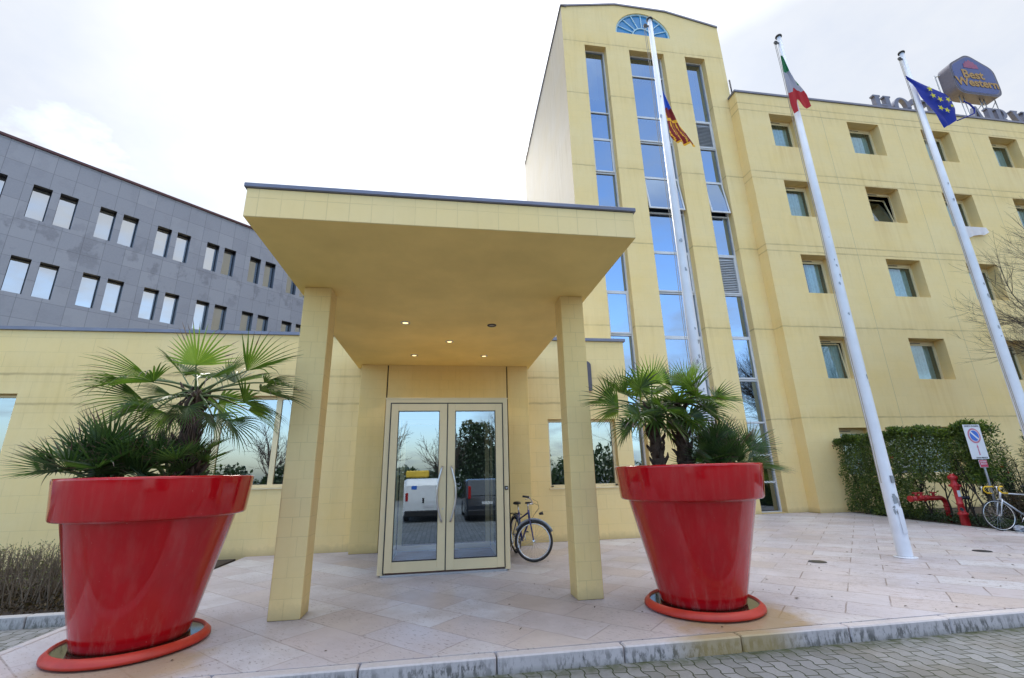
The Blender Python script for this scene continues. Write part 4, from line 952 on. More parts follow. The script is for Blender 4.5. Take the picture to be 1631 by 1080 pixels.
flagpole(11.20, 7.3, 'white flagpole nearest the right edge, flying the blue flag with stars')
def cmat(name, c):
    ma, t, out = newmat(name); d = nd(t, 'ShaderNodeBsdfPrincipled'); d.inputs['Base Color'].default_value = col4(c); d.inputs['Roughness'].default_value = .7
    tr = nd(t, 'ShaderNodeBsdfTranslucent'); tr.inputs[0].default_value = col4(tuple(min(1, x * 1.3) for x in c)); mx = nd(t, 'ShaderNodeMixShader'); mx.inputs[0].default_value = .35
    t.links.new(d.outputs[0], mx.inputs[1]); t.links.new(tr.outputs[0], mx.inputs[2]); t.links.new(mx.outputs[0], out.inputs[0]); return ma
def interp(pl, t):
    n = len(pl) - 1; i = min(int(t * n), n - 1); k = t * n - i; return Vector(pl[i]).lerp(Vector(pl[i + 1]), k)
def flag(name, A, B, y, label, colfn, mats, nu=40, nv=30, amp=.05, waves=3.5, end=None, slope=0):
    q = MB(); base = Vector((A[0][0], y, A[0][1])); P = []
    for i in range(nu + 1):
        for j in range(nv + 1):
            u_, v_ = i / nu, j / nv; a = interp(A, u_); b = interp(B, u_); p = a.lerp(b, v_)
            zoff = end(v_) * u_ ** 2 if end else 0
            wv = amp * (.25 + .75 * u_) * sin(v_ * waves * 2 * pi + u_ * 3) + amp * .4 * sin(v_ * 11 + u_ * 9)
            P.append((p.x, y + wv + slope * v_, p.y + zoff))
    q.smooth = True; q.v = P
    for i in range(nu):
        for j in range(nv):
            q.f.append((i * (nv + 1) + j, i * (nv + 1) + j + 1, (i + 1) * (nv + 1) + j + 1, (i + 1) * (nv + 1) + j)); q.mi.append(colfn((i + .5) / nu, (j + .5) / nv)); q.sm.append(True)
    o = q.build(name, mats); tag(o, label, 'flag', 'flags on the flagpoles'); return o
GR, WH, RD = cmat('flag_green', (.01, .16, .06)), cmat('flag_white', (.34, .34, .42)), cmat('flag_red', (.40, .012, .02))
flag('tricolour_flag', [(7.575, 10.62), (7.56, 10.15), (7.54, 9.75), (7.55, 9.35), (7.56, 8.98)], [(7.62, 10.60), (7.71, 10.17), (7.90, 9.78), (7.98, 9.52), (8.02, 9.22)], 7.13,
     'limp green white and red striped flag wrapped round the middle flagpole', lambda u_, v_: 0 if u_ < .24 + .25 * v_ * (u_ < .5) * 1.0 and not (.25 < v_ < .85 and u_ > .26) else (1 if u_ < .62 else 2), [GR, WH, RD], amp=.03, waves=2.2, end=lambda v: .34 * math.exp(-((v - .42) / .10) ** 2))
DR, GO, BL = cmat('flag_dark_red', (.17, .018, .02)), cmat('flag_gold', (.62, .36, .03)), cmat('flag_bright_blue', (.02, .09, .5))
def venc(u_, v_):
    if u_ < .24: return 2
    if .46 < u_ < .50 or u_ > .955: return 1
    if u_ < .5: return 1 if v_ < .06 else 0
    k = (v_ * 5 + .3 * sin(u_ * 14)) % 1; return 1 if (k < .22) else 0
flag('banner_flag', [(4.58, 9.50), (4.63, 9.02), (4.66, 8.70), (4.69, 8.32), (4.83, 8.13)], [(4.62, 9.50), (4.79, 8.98), (4.95, 8.60), (5.10, 8.31), (5.23, 8.10)], 7.38,
     'dark red and gold flag with a blue top hanging from the left flagpole', venc, [DR, GO, BL], amp=.045, waves=2)
EB = cmat('flag_royal_blue', (.008, .025, .30)); EY = cmat('flag_star_yellow', (.75, .68, .06))
eA = [(10.94, 10.52), (11.17, 10.43), (11.54, 10.26), (11.92, 10.10), (12.06, 9.96), (12.10, 9.70), (11.97, 9.31)]
eB = [(10.94, 10.42), (11.10, 10.14), (11.16, 9.90), (11.27, 9.66), (11.36, 9.45), (11.43, 9.25), (11.53, 9.05)]
ef = flag('blue_star_flag', eA, eB, 7.16, 'blue flag with yellow stars blowing from the right flagpole', lambda u_, v_: 0, [EB], amp=.03, waves=1.5)
for i, (x, z) in enumerate([(11.42, 10.12), (11.45, 9.93), (11.62, 9.84), (11.85, 9.86), (11.55, 9.58), (11.71, 9.53), (11.90, 9.68)]):
    q = MB(); pts = []; r0 = .085 if i < 6 else .06
    for k in range(10):
        a = pi / 2 + k * pi / 5 + i * .2; r_ = r0 if k % 2 == 0 else r0 * .42; pts.append((x + r_ * cos(a), 7.10 - .0, z + r_ * sin(a)))
    q.prism(pts, (0, .004, 0)); q.build('star', EY, ef)
q = MB(); q.tube([(11.97, 7.15, 9.30), (12.3, 7.15, 9.45), (12.56, 7.15, 9.58), (12.61, 7.15, 9.72), (12.52, 7.15, 9.85), (12.37, 7.15, 9.92)], [.014, .012, .016, .02, .018, .012], 6); q.build('hem_cord', EB, ef)

# white cloth hanging from a wing window
q = MB(); nu, nv = 22, 12
for i in range(nu + 1):
    for j in range(nv + 1):
        u_, v_ = i / nu, j / nv; ln = .60 * (1 - .55 * u_ * u_) + .05 * sin(u_ * 9)
        q.v.append((22.0 + 1.62 * u_ - .1 * v_ * u_, 14.46 - .07 * v_ - .035 * sin(u_ * 20) * v_, 11.44 - ln * v_))
for i in range(nu):
    for j in range(nv): q.f.append((i * (nv + 1) + j, i * (nv + 1) + j + 1, (i + 1) * (nv + 1) + j + 1, (i + 1) * (nv + 1) + j)); q.mi.append(0); q.sm.append(True)
tag(q.build('hanging_cloth', cmat('white_linen', (.72, .72, .80))), 'white cloth hung out of a wing window beside the right flagpole', 'cloth')

# ------------------------------------------------------------------ rooftop letters (serif strokes)
def glyph(ch):
    """polygons in a unit-high box; returns list, width"""
    T_, t_, s_, sh = .23, .09, .07, .075
    def R_(x0, x1, z0, z1): return [(x0, z0), (x1, z0), (x1, z1), (x0, z1)]
    def stem(x, w=T_): return [R_(x, x + w, sh, 1 - sh), R_(x - s_, x + w + s_, 0, sh), R_(x - s_, x + w + s_, 1 - sh, 1)]
    def ring(cx_, cz_, rx, rz, wx, wz, a0, a1, n=18):
        out = []
        for i in range(n):
            p, q_ = a0 + (a1 - a0) * i / n, a0 + (a1 - a0) * (i + 1) / n
            out.append([(cx_ + rx * cos(p), cz_ + rz * sin(p)), (cx_ + rx * cos(q_), cz_ + rz * sin(q_)), (cx_ + (rx - wx) * cos(q_), cz_ + (rz - wz) * sin(q_)), (cx_ + (rx - wx) * cos(p), cz_ + (rz - wz) * sin(p))])
        return out
    if ch == 'H': return stem(.08) + stem(.62) + [R_(.31, .62, .46, .55)], .93
    if ch == 'I': return stem(.08), .40
    if ch == 'O': return ring(.46, .5, .45, .51, .22, .08, 0, 2 * pi, 32), .92
    if ch == 'C': return ring(.46, .5, .45, .51, .22, .08, R(50), R(310), 26) + [R_(.70, .76, .62, .9)], .82
    if ch == 'T': return [R_(.3, .53, sh, .92), R_(.22, .61, 0, sh), R_(.02, .81, .92, 1), R_(.02, .08, .72, .92), R_(.75, .81, .72, .92)], .83
    if ch == 'E': return stem(.08) + [R_(.38, .68, .92, 1), R_(.31, .56, .47, .55), R_(.38, .72, 0, .08), R_(.62, .68, .74, .92), R_(.66, .72, .08, .28), R_(.5, .56, .38, .64)], .76
    if ch == 'L': return stem(.08) + [R_(.38, .7, 0, .08), R_(.64, .7, .08, .3)], .74
    if ch == 'A': return [[(.40, 1), (.50, 1), (.86, .06), (.62, .06)], [(.40, 1), (.46, .88), (.20, .06), (.12, .06)], R_(.02, .32, 0, .06), R_(.54, .94, 0, .06), R_(.27, .60, .30, .38)], .94
    if ch == 'V': return [[(.06, .94), (.30, .94), (.54, .12), (.46, 0)], [(.46, 0), (.54, .1), (.82, .94), (.72, .94)], R_(0, .38, .94, 1), R_(.62, .92, .94, 1)], .9
    if ch == 'N': return [R_(.12, .20, .06, .94), R_(.04, .30, 0, .06), R_(.72, .80, .0, .94), R_(.62, .9, .94, 1), [(.02, 1), (.28, 1), (.80, 0), (.70, 0)]], .92
    if ch == 'R': return stem(.08) + ring(.36, .74, .30, .26, .19, .075, -pi / 2, pi / 2, 12) + [R_(.31, .40, .92, 1), R_(.31, .40, .48, .55), [(.34, .48), (.56, .50), (.84, 0), (.60, 0)], R_(.58, .9, 0, .055)], .86
LM = simple('dark_zinc_letters', (.13, .14, .20), .4, .3)
letters = empty('rooftop_letters', (25, 15.1, 17.6), 'large grey metal capital letters standing along the hotel wing roof', 'sign')
H_ = 1.16; x = 20.55
for ch in 'HOTEL AIRVENICE':
    if ch == ' ': x += .52; continue
    polys, wdt = glyph(ch); q = MB()
    for k, pg in enumerate(polys): q.prism([(x + a * H_ * .93, 15.0 + .0007 * k, 17.76 + b * H_) for a, b in pg], (0, .2 - .0014 * k, 0))
    q.build('letter', LM, letters); x += wdt * H_ * .93 + .10
q = MB(); q.box(20.4, x, 15.08, 15.14, 17.655 - .05, 17.655); q.build('rail', M['greypipe'], letters)

# ------------------------------------------------------------------ rooftop logo sign
sg = empty('rooftop_sign', (27.9, 15.8, 17.6), 'lozenge-shaped blue and grey illuminated hotel chain sign on steel legs above the roof', 'sign')
BW = [(26.70, 20.62), (26.72, 21.95), (27.0, 22.55), (28.05, 23.12), (29.15, 22.62), (29.48, 22.0), (29.48, 20.62), (29.15, 20.28), (27.05, 20.28)]
def rounded(pl, r, n=5):
    out = []; N = len(pl)
    for i in range(N):
        p = Vector(pl[i]); a = (Vector(pl[i - 1]) - p); b = (Vector(pl[(i + 1) % N]) - p); ra = min(r, a.length * .45); rb = min(r, b.length * .45)
        p0 = p + a.normalized() * ra; p1 = p + b.normalized() * rb
        for k in range(n + 1):
            t_ = k / n; out.append(tuple(p0.lerp(p, t_).lerp(p.lerp(p1, t_), t_)))
    return out
def scaled(pl, c, k): return [(c[0] + (x - c[0]) * k, c[1] + (z - c[1]) * k) for x, z in pl]
cc = (28.09, 21.6); o1 = rounded([(26.62, 20.55), (26.62, 22.15), (28.09, 23.05), (29.56, 22.15), (29.56, 20.55), (29.25, 20.25), (26.93, 20.25)], .38)
q = MB(); q.prism([(x, 15.45, z) for x, z in o1], (0, .6, 0)); q.build('cabinet', simple('violet_grey_cabinet', (.085, .08, .11), .45, .3), sg)
q = MB(); q.prism([(x, 15.44, z) for x, z in scaled(o1, cc, .93)], (0, .009, 0)); q.build('border', simple('pale_rim', (.15, .14, .19), .5), sg)
q = MB(); q.prism([(x, 15.43, z) for x, z in scaled(o1, cc, .895)], (0, .009, 0)); fc = q.build('face', simple('faded_blue_face', (.022, .055, .21), .4, var=.12, sc=2), sg)
q = MB(); y0 = 15.418       # crown: spread of pointed petals
for k, (dx, dz, s_) in enumerate([(-.30, .10, .8), (-.17, .22, .95), (0, .30, 1.1), (.17, .22, .95), (.30, .10, .8)]):
    b0 = Vector((28.05, 22.1)); tip = b0 + Vector((dx, dz)) * 1.45; sd = Vector((-dz, dx)).normalized() * .15
    q.prism([(b0.x - sd.x * .6, y0 + k * .0008, b0.y - sd.y * .6), (b0.x + sd.x * .6, y0 + k * .0008, b0.y + sd.y * .6), (tip.x + sd.x, y0 + k * .0008, tip.y + sd.y - .06), (tip.x, y0 + k * .0008, tip.y + .08), (tip.x - sd.x, y0 + k * .0008, tip.y - sd.y - .06)], (0, .006, 0))
q.build('crown_emblem', simple('faded_magenta', (.26, .05, .13), .5), fc)
def text(name, s_, x, y, z, size, mat, parent, bold=.0, ext=.004, align='CENTER', sx=1.0):
    cu = bpy.data.curves.new(name, 'FONT'); cu.body = s_; cu.size = size; cu.align_x = align; cu.extrude = ext; cu.offset = bold; cu.resolution_u = 3
    to = bpy.data.objects.new('tmp', cu); COL.objects.link(to); dg = bpy.context.evaluated_depsgraph_get(); dg.update()
    me = bpy.data.meshes.new_from_object(to.evaluated_get(dg)); bpy.data.objects.remove(to); bpy.data.curves.remove(cu)
    o_ = BASE[parent]
    for v in me.vertices:
        a, b, c = v.co; v.co = (x + a * sx - o_.x, y - c - o_.y, z + b - o_.z)
    me.materials.clear(); me.materials.append(mat); me.name = name
    o = bpy.data.objects.new(name, me); COL.objects.link(o); o.parent = parent; BASE[o] = o_; return o
ORG = simple('ochre_lettering', (.36, .19, .04), .5); OUTL = simple('dark_outline', (.05, .03, .04), .6)
for (s_, x, z, sz, sx) in (('Best', 27.62, 21.33, .78, 1.0), ('Western', 28.09, 20.80, .74, 1.0)):
    xx_ = x if s_ == 'Western' else 27.98
    text('lettering', s_, xx_, 15.424, z, sz, OUTL, fc, .035, .003, sx=sx); text('lettering', s_, xx_, 15.417, z, sz, ORG, fc, .022, .003, sx=sx)
q = MB()
for xx_ in (27.0, 27.25, 28.3, 28.55, 29.3): 
    q.tube([(xx_, 15.7, 17.6), (xx_, 15.7, 20.3)], .026, 6)
q.tube([(27.0, 15.7, 18.6), (28.5, 15.7, 20.1)], .022, 6); q.tube([(29.3, 15.7, 20.2), (28.3, 15.7, 18.9)], .022, 6); q.tube([(26.5, 16.1, 17.6), (26.5, 16.1, 22.0)], .035, 6); q.tube([(26.5, 16.1, 21.9), (26.8, 15.8, 21.9)], .03, 6)
q.build('steel_legs', M['greypipe'], sg)

# ------------------------------------------------------------------ no-parking sign
ns = empty('no_parking_sign', (13.38, 9.75, 0), 'white no-parking sign with red arrow and small red plate on a grey post', 'sign')
q = MB(); q.tube([(13.30, 9.80, -.05), (13.30, 9.80, 2.40)], .024, 10); q.build('post', M['greypipe'], ns)
sw = simple('white_sign_sheet', (.66, .67, .72), .35, var=.04); sr = simple('faded_red_sign', (.52, .16, .24), .4); sb = simple('blue_sign', (.02, .13, .55), .4); ink = simple('black_ink', (.03, .03, .04), .5); pr_ = simple('crimson_plate', (.48, .02, .08), .4)
q = MB(); q.box(12.97, 13.47, 9.755, 9.765, 1.585, 2.425, bev=.002); pa = q.build('panel', sw, ns)
def disc(mb, cx_, cz_, r, y, n=32, th=.002): mb.prism([(cx_ + r * cos(2 * pi * k / n), y, cz_ + r * sin(2 * pi * k / n)) for k in range(n)], (0, th, 0))
q = MB(); disc(q, 13.22, 2.15, .185, 9.751); q.build('red_ring', sr, pa)
q = MB(); disc(q, 13.22, 2.15, .145, 9.748); q.build('white_ring', sw, pa)
q = MB(); disc(q, 13.22, 2.15, .130, 9.745); q.build('blue_disc', sb, pa)
q = MB(); d = Vector((cos(R(-45)), 0, sin(R(-45)))); n_ = Vector((cos(R(45)), 0, sin(R(45)))); c0 = Vector((13.22, 9.742, 2.15)); q.prism([c0 - d * .135 - n_ * .02, c0 + d * .135 - n_ * .02, c0 + d * .135 + n_ * .02, c0 - d * .135 + n_ * .02], (0, .002, 0)); q.build('diagonal_bar', sw, pa)
q = MB(); q.prism([(13.21, 9.75, 1.68), (13.245, 9.75, 1.68), (13.235, 9.75, 1.86), (13.255, 9.75, 1.86), (13.225, 9.75, 1.945), (13.195, 9.75, 1.86), (13.215, 9.75, 1.86)], (0, .003, 0)); q.build('arrow', sr, pa)
text('lettering', 'DIVIETO DI SOSTA', 13.22, 9.752, 2.37, .052, ink, pa, .0008, .001); text('lettering', 'ZONA PRIVATA', 13.26, 9.752, 1.60, .048, ink, pa, .0008, .001)
q = MB(); q.box(13.13, 13.37, 9.755, 9.763, 1.385, 1.565, bev=.002); pp = q.build('small_plate', sw, ns)
q = MB(); q.box(13.138, 13.362, 9.752, 9.7545, 1.393, 1.557); q.build('red_field', pr_, pp)
text('lettering', 'ACCESSO', 13.25, 9.750, 1.505, .042, sw, pp, .0012, .001); text('lettering', 'PRIVATO', 13.25, 9.750, 1.452, .042, sw, pp, .0012, .001)

# ------------------------------------------------------------------ hydrants
hy = empty('fire_hydrant', (12.96, 10.32, 0), 'tall red pillar fire hydrant with a white tag beside the hedge', 'hydrant')
hx, hyy = 12.98, 10.35
q = MB(); q.lathe([(0, -.02), (.085, -.02), (.09, .02), (.088, .25), (.105, .255), (.108, .30), (.088, .305), (.072, .33), (.068, .50), (.076, .505), (.076, .53), (.066, .535), (.066, .86), (.072, .88), (.088, .93), (.094, .965), (.086, .99), (.066, 1.02), (.06, 1.07), (.062, 1.09), (.095, 1.11), (.105, 1.15), (.10, 1.185), (.07, 1.20), (.05, 1.205), (.045, 1.24), (.0, 1.245)], 24, (hx, hyy, 0)); q.build('barrel', M['hydrant'], hy)
for k in range(4):
    a = R(20 + 90 * k); q = MB(); q.tube([(hx + .05 * cos(a), hyy + .05 * sin(a), .945), (hx + .125 * cos(a), hyy + .125 * sin(a), .955)], [.035, .028], 10); q.build('lug', M['hydrant'], hy)
q = MB(); q.tube([(hx + .03, hyy - .02, .66), (hx + .15, hyy - .07, .66)], [.04, .04], 12); q.tube([(hx + .15, hyy - .07, .66), (hx + .19, hyy - .085, .66)], [.05, .05], 12); q.build('outlet', M['darkmetal'], hy)
q = MB(); q.tube([(hx - .03, hyy - .02, .40), (hx - .11, hyy - .09, .39)], [.038, .034], 12); q.build('outlet', M['darkmetal'], hy)
q = MB(); q.box(hx - .085, hx + .0, hyy - .082, hyy - .074, .69, .84); q.build('tag', sw, hy)
hy2 = empty('hydrant_manifold', (13.25, 11.2, 0), 'low red horizontal fire-service pipe with valves left of the pillar hydrant', 'pipe')
q = MB(); arcp = [(13.43 + .17 * cos(a), 11.2, .44 + .17 * sin(a)) for a in [pi / 2 * (1 - k / 6) for k in range(7)]]
q.tube([(12.55, 11.2, .61), (13.0, 11.2, .61)] + arcp + [(13.60, 11.2, .3), (13.60, 11.2, -.02)], .062, 14); q.build('pipe', M['hydrant'], hy2)
q = MB(); q.tube([(13.6, 11.2, .38), (13.6, 11.2, .42)], .078, 14); q.tube([(12.95, 11.2, .61), (12.99, 11.2, .61)], .078, 14); q.tube([(12.5, 11.2, .61), (12.55, 11.2, .61)], .08, 14); q.build('flange', M['hydrant'], hy2)
for xx_ in (12.72, 12.88, 13.28):
    q = MB(); q.tube([(xx_, 11.2, .66), (xx_, 11.2, .74)], .03, 8); q.torus((xx_, 11.2, .75), (0, 0, 1), .07, .013, 18, 6); q.tube([(xx_ - .065, 11.2, .75), (xx_ + .065, 11.2, .75)], .01, 5); q.tube([(xx_, 11.135, .75), (xx_, 11.265, .75)], .01, 5); q.build('valve_wheel', M['hydrant'], hy2)
q = MB(); q.tube([(12.72, 11.15, .63), (12.72, 11.02, .66)], [.05, .045], 12); q.tube([(12.88, 11.15, .63), (12.88, 11.02, .66)], [.05, .045], 12); q.build('inlet', M['hydrant'], hy2)

# ------------------------------------------------------------------ bicycles (built along +X = forward, then turned)
def wheel(parent, c, ax, rad, rim_m, fw=.018):
    q = MB(); q.torus(c, ax, rad - fw, fw, 48, 10); wo_ = q.build('wheel', M['rubber'], parent)
    q = MB(); q.torus(c, ax, rad - fw * 2.6, .010, 48, 6); q.build('rim', rim_m, wo_)
    q = MB(); a = Vector(ax).normalized(); u_ = a.orthogonal().normalized(); v_ = a.cross(u_); c = Vector(c)
    for k in range(32):
        t_ = 2 * pi * k / 32; e = c + (u_ * cos(t_) + v_ * sin(t_)) * (rad - fw * 2.8); h0 = c + (u_ * cos(t_ + .9 * (1 if k % 2 else -1)) + v_ * sin(t_ + .9 * (1 if k % 2 else -1))) * .02 + a * (.025 if k % 4 < 2 else -.025)
        q.tube([h0, e], .0012, 3, cap=False)
    q.tube([c - a * .045, c + a * .045], .016, 10); q.build('spokes', M['chrome'], wo_); return wo_
def bicycle(name, loc, heading, steer, label, kind):
    t = bpy.data.objects.new(name, None); COL.objects.link(t); BASE[t] = Vector((0, 0, 0)); tag(t, label, 'bicycle')
    fm = M['blueframe'] if kind == 'city' else M['silverframe']; rad = .345 if kind == 'city' else .335
    rh = Vector((-.52, 0, rad)); fh = Vector((.52, 0, rad)); bb = Vector((-.10, 0, .28)); st = Vector((-.26, 0, .78 if kind == 'city' else .80)); ht = Vector((.34, 0, .86 if kind == 'city' else .84)); hb = Vector((.385, 0, .70 if kind == 'city' else .68))
    q = MB(); q.tube([st, bb], .015, 10); q.tube([bb, hb], .019, 10); q.tube([st - Vector((-.01, 0, .04)), ht - Vector((0, 0, .03))] if kind != 'city' else [st.lerp(bb, .25), ht - Vector((0, 0, .05))], .016, 10); q.tube([ht, hb], .02, 10)
    for s_ in (-.05, .05):
        q.tube([bb + Vector((0, s_ * .5, 0)), rh + Vector((0, s_, 0))], .009, 8); q.tube([st + Vector((0, s_ * .3, -.02)), rh + Vector((0, s_, 0))], .008, 8)
    fr_ = q.build('frame', fm, t)
    wheel(t, rh, (0, 1, 0), rad, M['chrome'], .02 if kind == 'city' else .012)
    # steering assembly turned about the head tube
    axd = (ht - hb).normalized(); rm = Matrix.Rotation(steer, 3, axd)
    def S_(p): return hb + rm @ (Vector(p) - hb)
    ax = rm @ Vector((0, 1, 0)); wheel(t, S_(fh), ax, rad, M['chrome'], .02 if kind == 'city' else .012)
    q = MB()
    q.tube([S_(hb + Vector((0, -.055, -.0))), S_(hb + Vector((0, .055, 0)))], .014, 8)
    for s_ in (-.055, .055): q.tube([S_(hb + Vector((0, s_, 0))), S_(hb + Vector((.05, s_, -.12))), S_(fh + Vector((0, s_, 0)))], [.013, .012, .009], 8)
    q.build('fork', fm if kind != 'city' else M['blueframe'], t)
    q = MB(); stm = ht + axd * .10; fw_ = stm + Vector((.09, 0, .02))
    q.tube([S_(ht), S_(stm), S_(fw_)], .013, 8)
    if kind == 'city':
        q.tube([S_(fw_ + Vector(v)) for v in ((-.16, -.29, .05), (-.05, -.24, .06), (.0, -.1, .01), (0, .1, .01), (-.05, .24, .06), (-.16, .29, .05))], .011, 8)
        q.build('handlebar', M['chrome'], t)
        for s_ in (-1, 1):
            q = MB(); q.tube([S_(fw_ + Vector((-.17, .292 * s_, .048))), S_(fw_ + Vector((-.06, .25 * s_, .06)))], .018, 10); q.build('grip', M['black'], t)
            q = MB(); q.tube([S_(fw_ + Vector((-.04, .22 * s_, .05))), S_(fw_ + Vector((-.12, .25 * s_, .01)))], .006, 6); q.build('brake_lever', M['chrome'], t)
        q = MB(); cpts = [(0, -.2, .05), (.10, -.16, .02), (.13, -.05, -.06), (.05, 0, -.2), (.02, .01, -.3)]; q.tube([S_(fw_ + Vector(v)) for v in cpts], .003, 5); q.tube([S_(fw_ + Vector((v[0], -v[1], v[2]))) for v in cpts], .003, 5); q.build('cable', M['black'], t)
        q = MB(); n_ = 14; q.tube([S_(fh + Vector(((rad + .022) * cos(a), 0, (rad + .022) * sin(a)))) for a in [R(35 + 125 * k / n_) for k in range(n_ + 1)]], .026, 8, sq=.4); q.build('front_mudguard', M['greypipe'], t)
        q = MB(); q.tube([rh + Vector(((rad + .022) * cos(a), 0, (rad + .022) * sin(a))) for a in [R(20 + 165 * k / n_) for k in range(n_ + 1)]], .026, 8, sq=.4); q.build('rear_mudguard', M['greypipe'], t)
        q = MB(); q.tube([S_(fh + Vector((.03, 0, .47))), S_(fh + Vector((.10, 0, .50)))], [.02, .032], 10); q.build('headlamp', M['black'], t)
        q = MB()
        for s_ in (-.06, 0, .06): q.tube([rh + Vector((-.22, s_, .39)), rh + Vector((.22, s_, .39))], .006, 5)
        for s_ in (-.07, .07): q.tube([rh + Vector((-.1, s_, .39)), rh + Vector((0, s_, 0))], .005, 5); q.tube([rh + Vector((-.24, s_, .385)), rh + Vector((.22, s_, .385))], .006, 5)
        q.build('luggage_rack', M['black'], t)
        sd = st + Vector((-.05, 0, .13))
        q = MB(); q.tube([rh + Vector((-.02, -.1, -.3)), rh + Vector((.1, -.05, -.02))], .008, 6); q.build('kickstand', M['chrome'], t)
    else:
        q.tube([S_(fw_ + Vector((0, -.06, 0))), S_(fw_ + Vector((0, .06, 0)))], .013, 8)
        q.build('stem', M['chrome'], t)
        for s_ in (-1, 1):
            q = MB(); q.tube([S_(fw_ + Vector(v)) for v in ((0, .05 * s_, 0), (.0, .19 * s_, 0), (.06, .205 * s_, -.0), (.10, .21 * s_, -.03), (.10, .21 * s_, -.09), (.05, .21 * s_, -.14), (-.05, .21 * s_, -.15))], .0165, 10); q.build('bar_tape', M['yellowtape'], t)
            q = MB(); q.tube([S_(fw_ + Vector((.09, .21 * s_, -.01))), S_(fw_ + Vector((.135, .21 * s_, .0))), S_(fw_ + Vector((.15, .21 * s_, -.13)))], [.016, .013, .006], 8); q.build('brake_lever', M['chrome'], t)
        sd = st + Vector((-.03, 0, .12))
        q = MB(); q.tube([S_(fh + Vector((-.02, 0, rad + .05))), S_(ht)], .004, 5); q.build('cable', M['black'], t)
    q = MB(); q.tube([st, sd], .013, 8); q.build('seat_post', M['chrome'], t)
    q = MB(); q.tube([sd + Vector((-.13, 0, .03)), sd + Vector((-.06, 0, .035)), sd + Vector((.04, 0, .03)), sd + Vector((.13, 0, .02))], [.05, .085, .04, .018], 12, sq=1); q.v = [(a, b, sd.z + .03 + (c - sd.z - .03) * .4) for a, b, c in q.v]; q.build('saddle', M['black'], t)
    q = MB(); q.torus(bb + Vector((0, -.05, 0)), (0, 1, 0), .09, .004, 28, 5); q.tube([bb + Vector((0, -.07, 0)), bb + Vector((.09, -.08, -.14))], .009, 6); q.tube([bb + Vector((0, .07, 0)), bb + Vector((-.09, .08, .14))], .009, 6); q.tube([bb + Vector((0, -.05, .09)), rh + Vector((0, -.05, .035))], .004, 4); q.tube([bb + Vector((0, -.05, -.09)), rh + Vector((0, -.05, -.035))], .004, 4); q.build('crankset', M['chrome'], t)
    for s_, dz in ((-1, -.14), (1, .14)):
        q = MB(); c_ = bb + Vector((-.09 * s_ * 1.0, .12 * s_, dz)); q.box(c_.x - .04, c_.x + .04, c_.y - .035, c_.y + .035, c_.z - .01, c_.z + .01, bev=.003); q.build('pedal', M['black'], t)
    t.location = loc; t.rotation_euler = (0, 0, heading)
    return t
bicycle('city_bicycle', (1.58, 9.20, 0), R(-82), R(68), 'blue city bicycle with mudguards parked beside the glass entrance doors', 'city')
bicycle('racing_bicycle', (13.14, 9.22, .0), R(171), R(-8), 'silver racing bicycle with yellow handlebar tape at the right edge', 'race')

# ------------------------------------------------------------------ small things
for (x, y, lb) in ((6.15, 7.36, 'round dark drain cover in the paving left of the middle flagpole'), (9.48, 7.42, 'round dark drain cover in the paving right of the middle flagpole')):
    t = empty('drain_cover', (x, y, 0), lb, 'drain cover', 'drain covers in the terrace'); q = MB(); q.lathe([(0, .007), (.10, .007), (.13, .006), (.135, .001)], 32, (x, y, 0)); q.build('plate', M['darkmetal'], t)
rr = random.Random(4)
for i, (x, y, s_, lb) in enumerate([(12.95, 9.32, .10, 'dark rock on the bed edge under the racing bicycle wheel'), (12.83, 9.12, .12, 'pale grey rock on the bed edge right of the dark rock'), (13.1, 8.95, .11, 'speckled rock behind the racing bicycle wheel')]):
    q = MB(); n = 12; b = len(q.v)
    prof = []
    for j in range(7):
        for k in range(n):
            a = 2 * pi * k / n; e = -pi / 2 + pi * j / 6; rk = s_ * (1 + .22 * sin(k * 1.9 + j) + rr.uniform(-.1, .1)); q.v.append((x + rk * cos(e) * cos(a), y + rk * cos(e) * sin(a) * .8, .045 + rk * .65 * sin(e)))
    for j in range(6):
        for k in range(n): q.f.append((j * n + k, j * n + (k + 1) % n, (j + 1) * n + (k + 1) % n, (j + 1) * n + k)); q.mi.append(0); q.sm.append(False)
    tag(q.build('rock', simple('rock_%d' % i, ((.03, .03, .035), (.30, .31, .35), (.16, .16, .16))[i], .9, var=.5, sc=22)), lb, 'rock')
# twigs and dead leaves blown over the slabs
q = MB(); rr = random.Random(77)
for i in range(150):
    x = rr.uniform(-3.8, 12); y = rr.uniform(4.7, 8.6) if rr.random() < .7 else rr.uniform(4.7, 10.5)
    if x < 3 and rr.random() < .6: continue
    a = rr.uniform(0, pi); leaf(q, Vector((x, y, .006)), Vector((cos(a), sin(a), rr.uniform(0, .15))).normalized(), Vector((0, 0, 1)), rr.uniform(.02, .07), rr.uniform(.008, .025))
tag(q.build('fallen_leaves', M['brownleaf']), 'scattered brown leaves and twigs on the stone terrace', 'fallen leaves', kind='stuff')

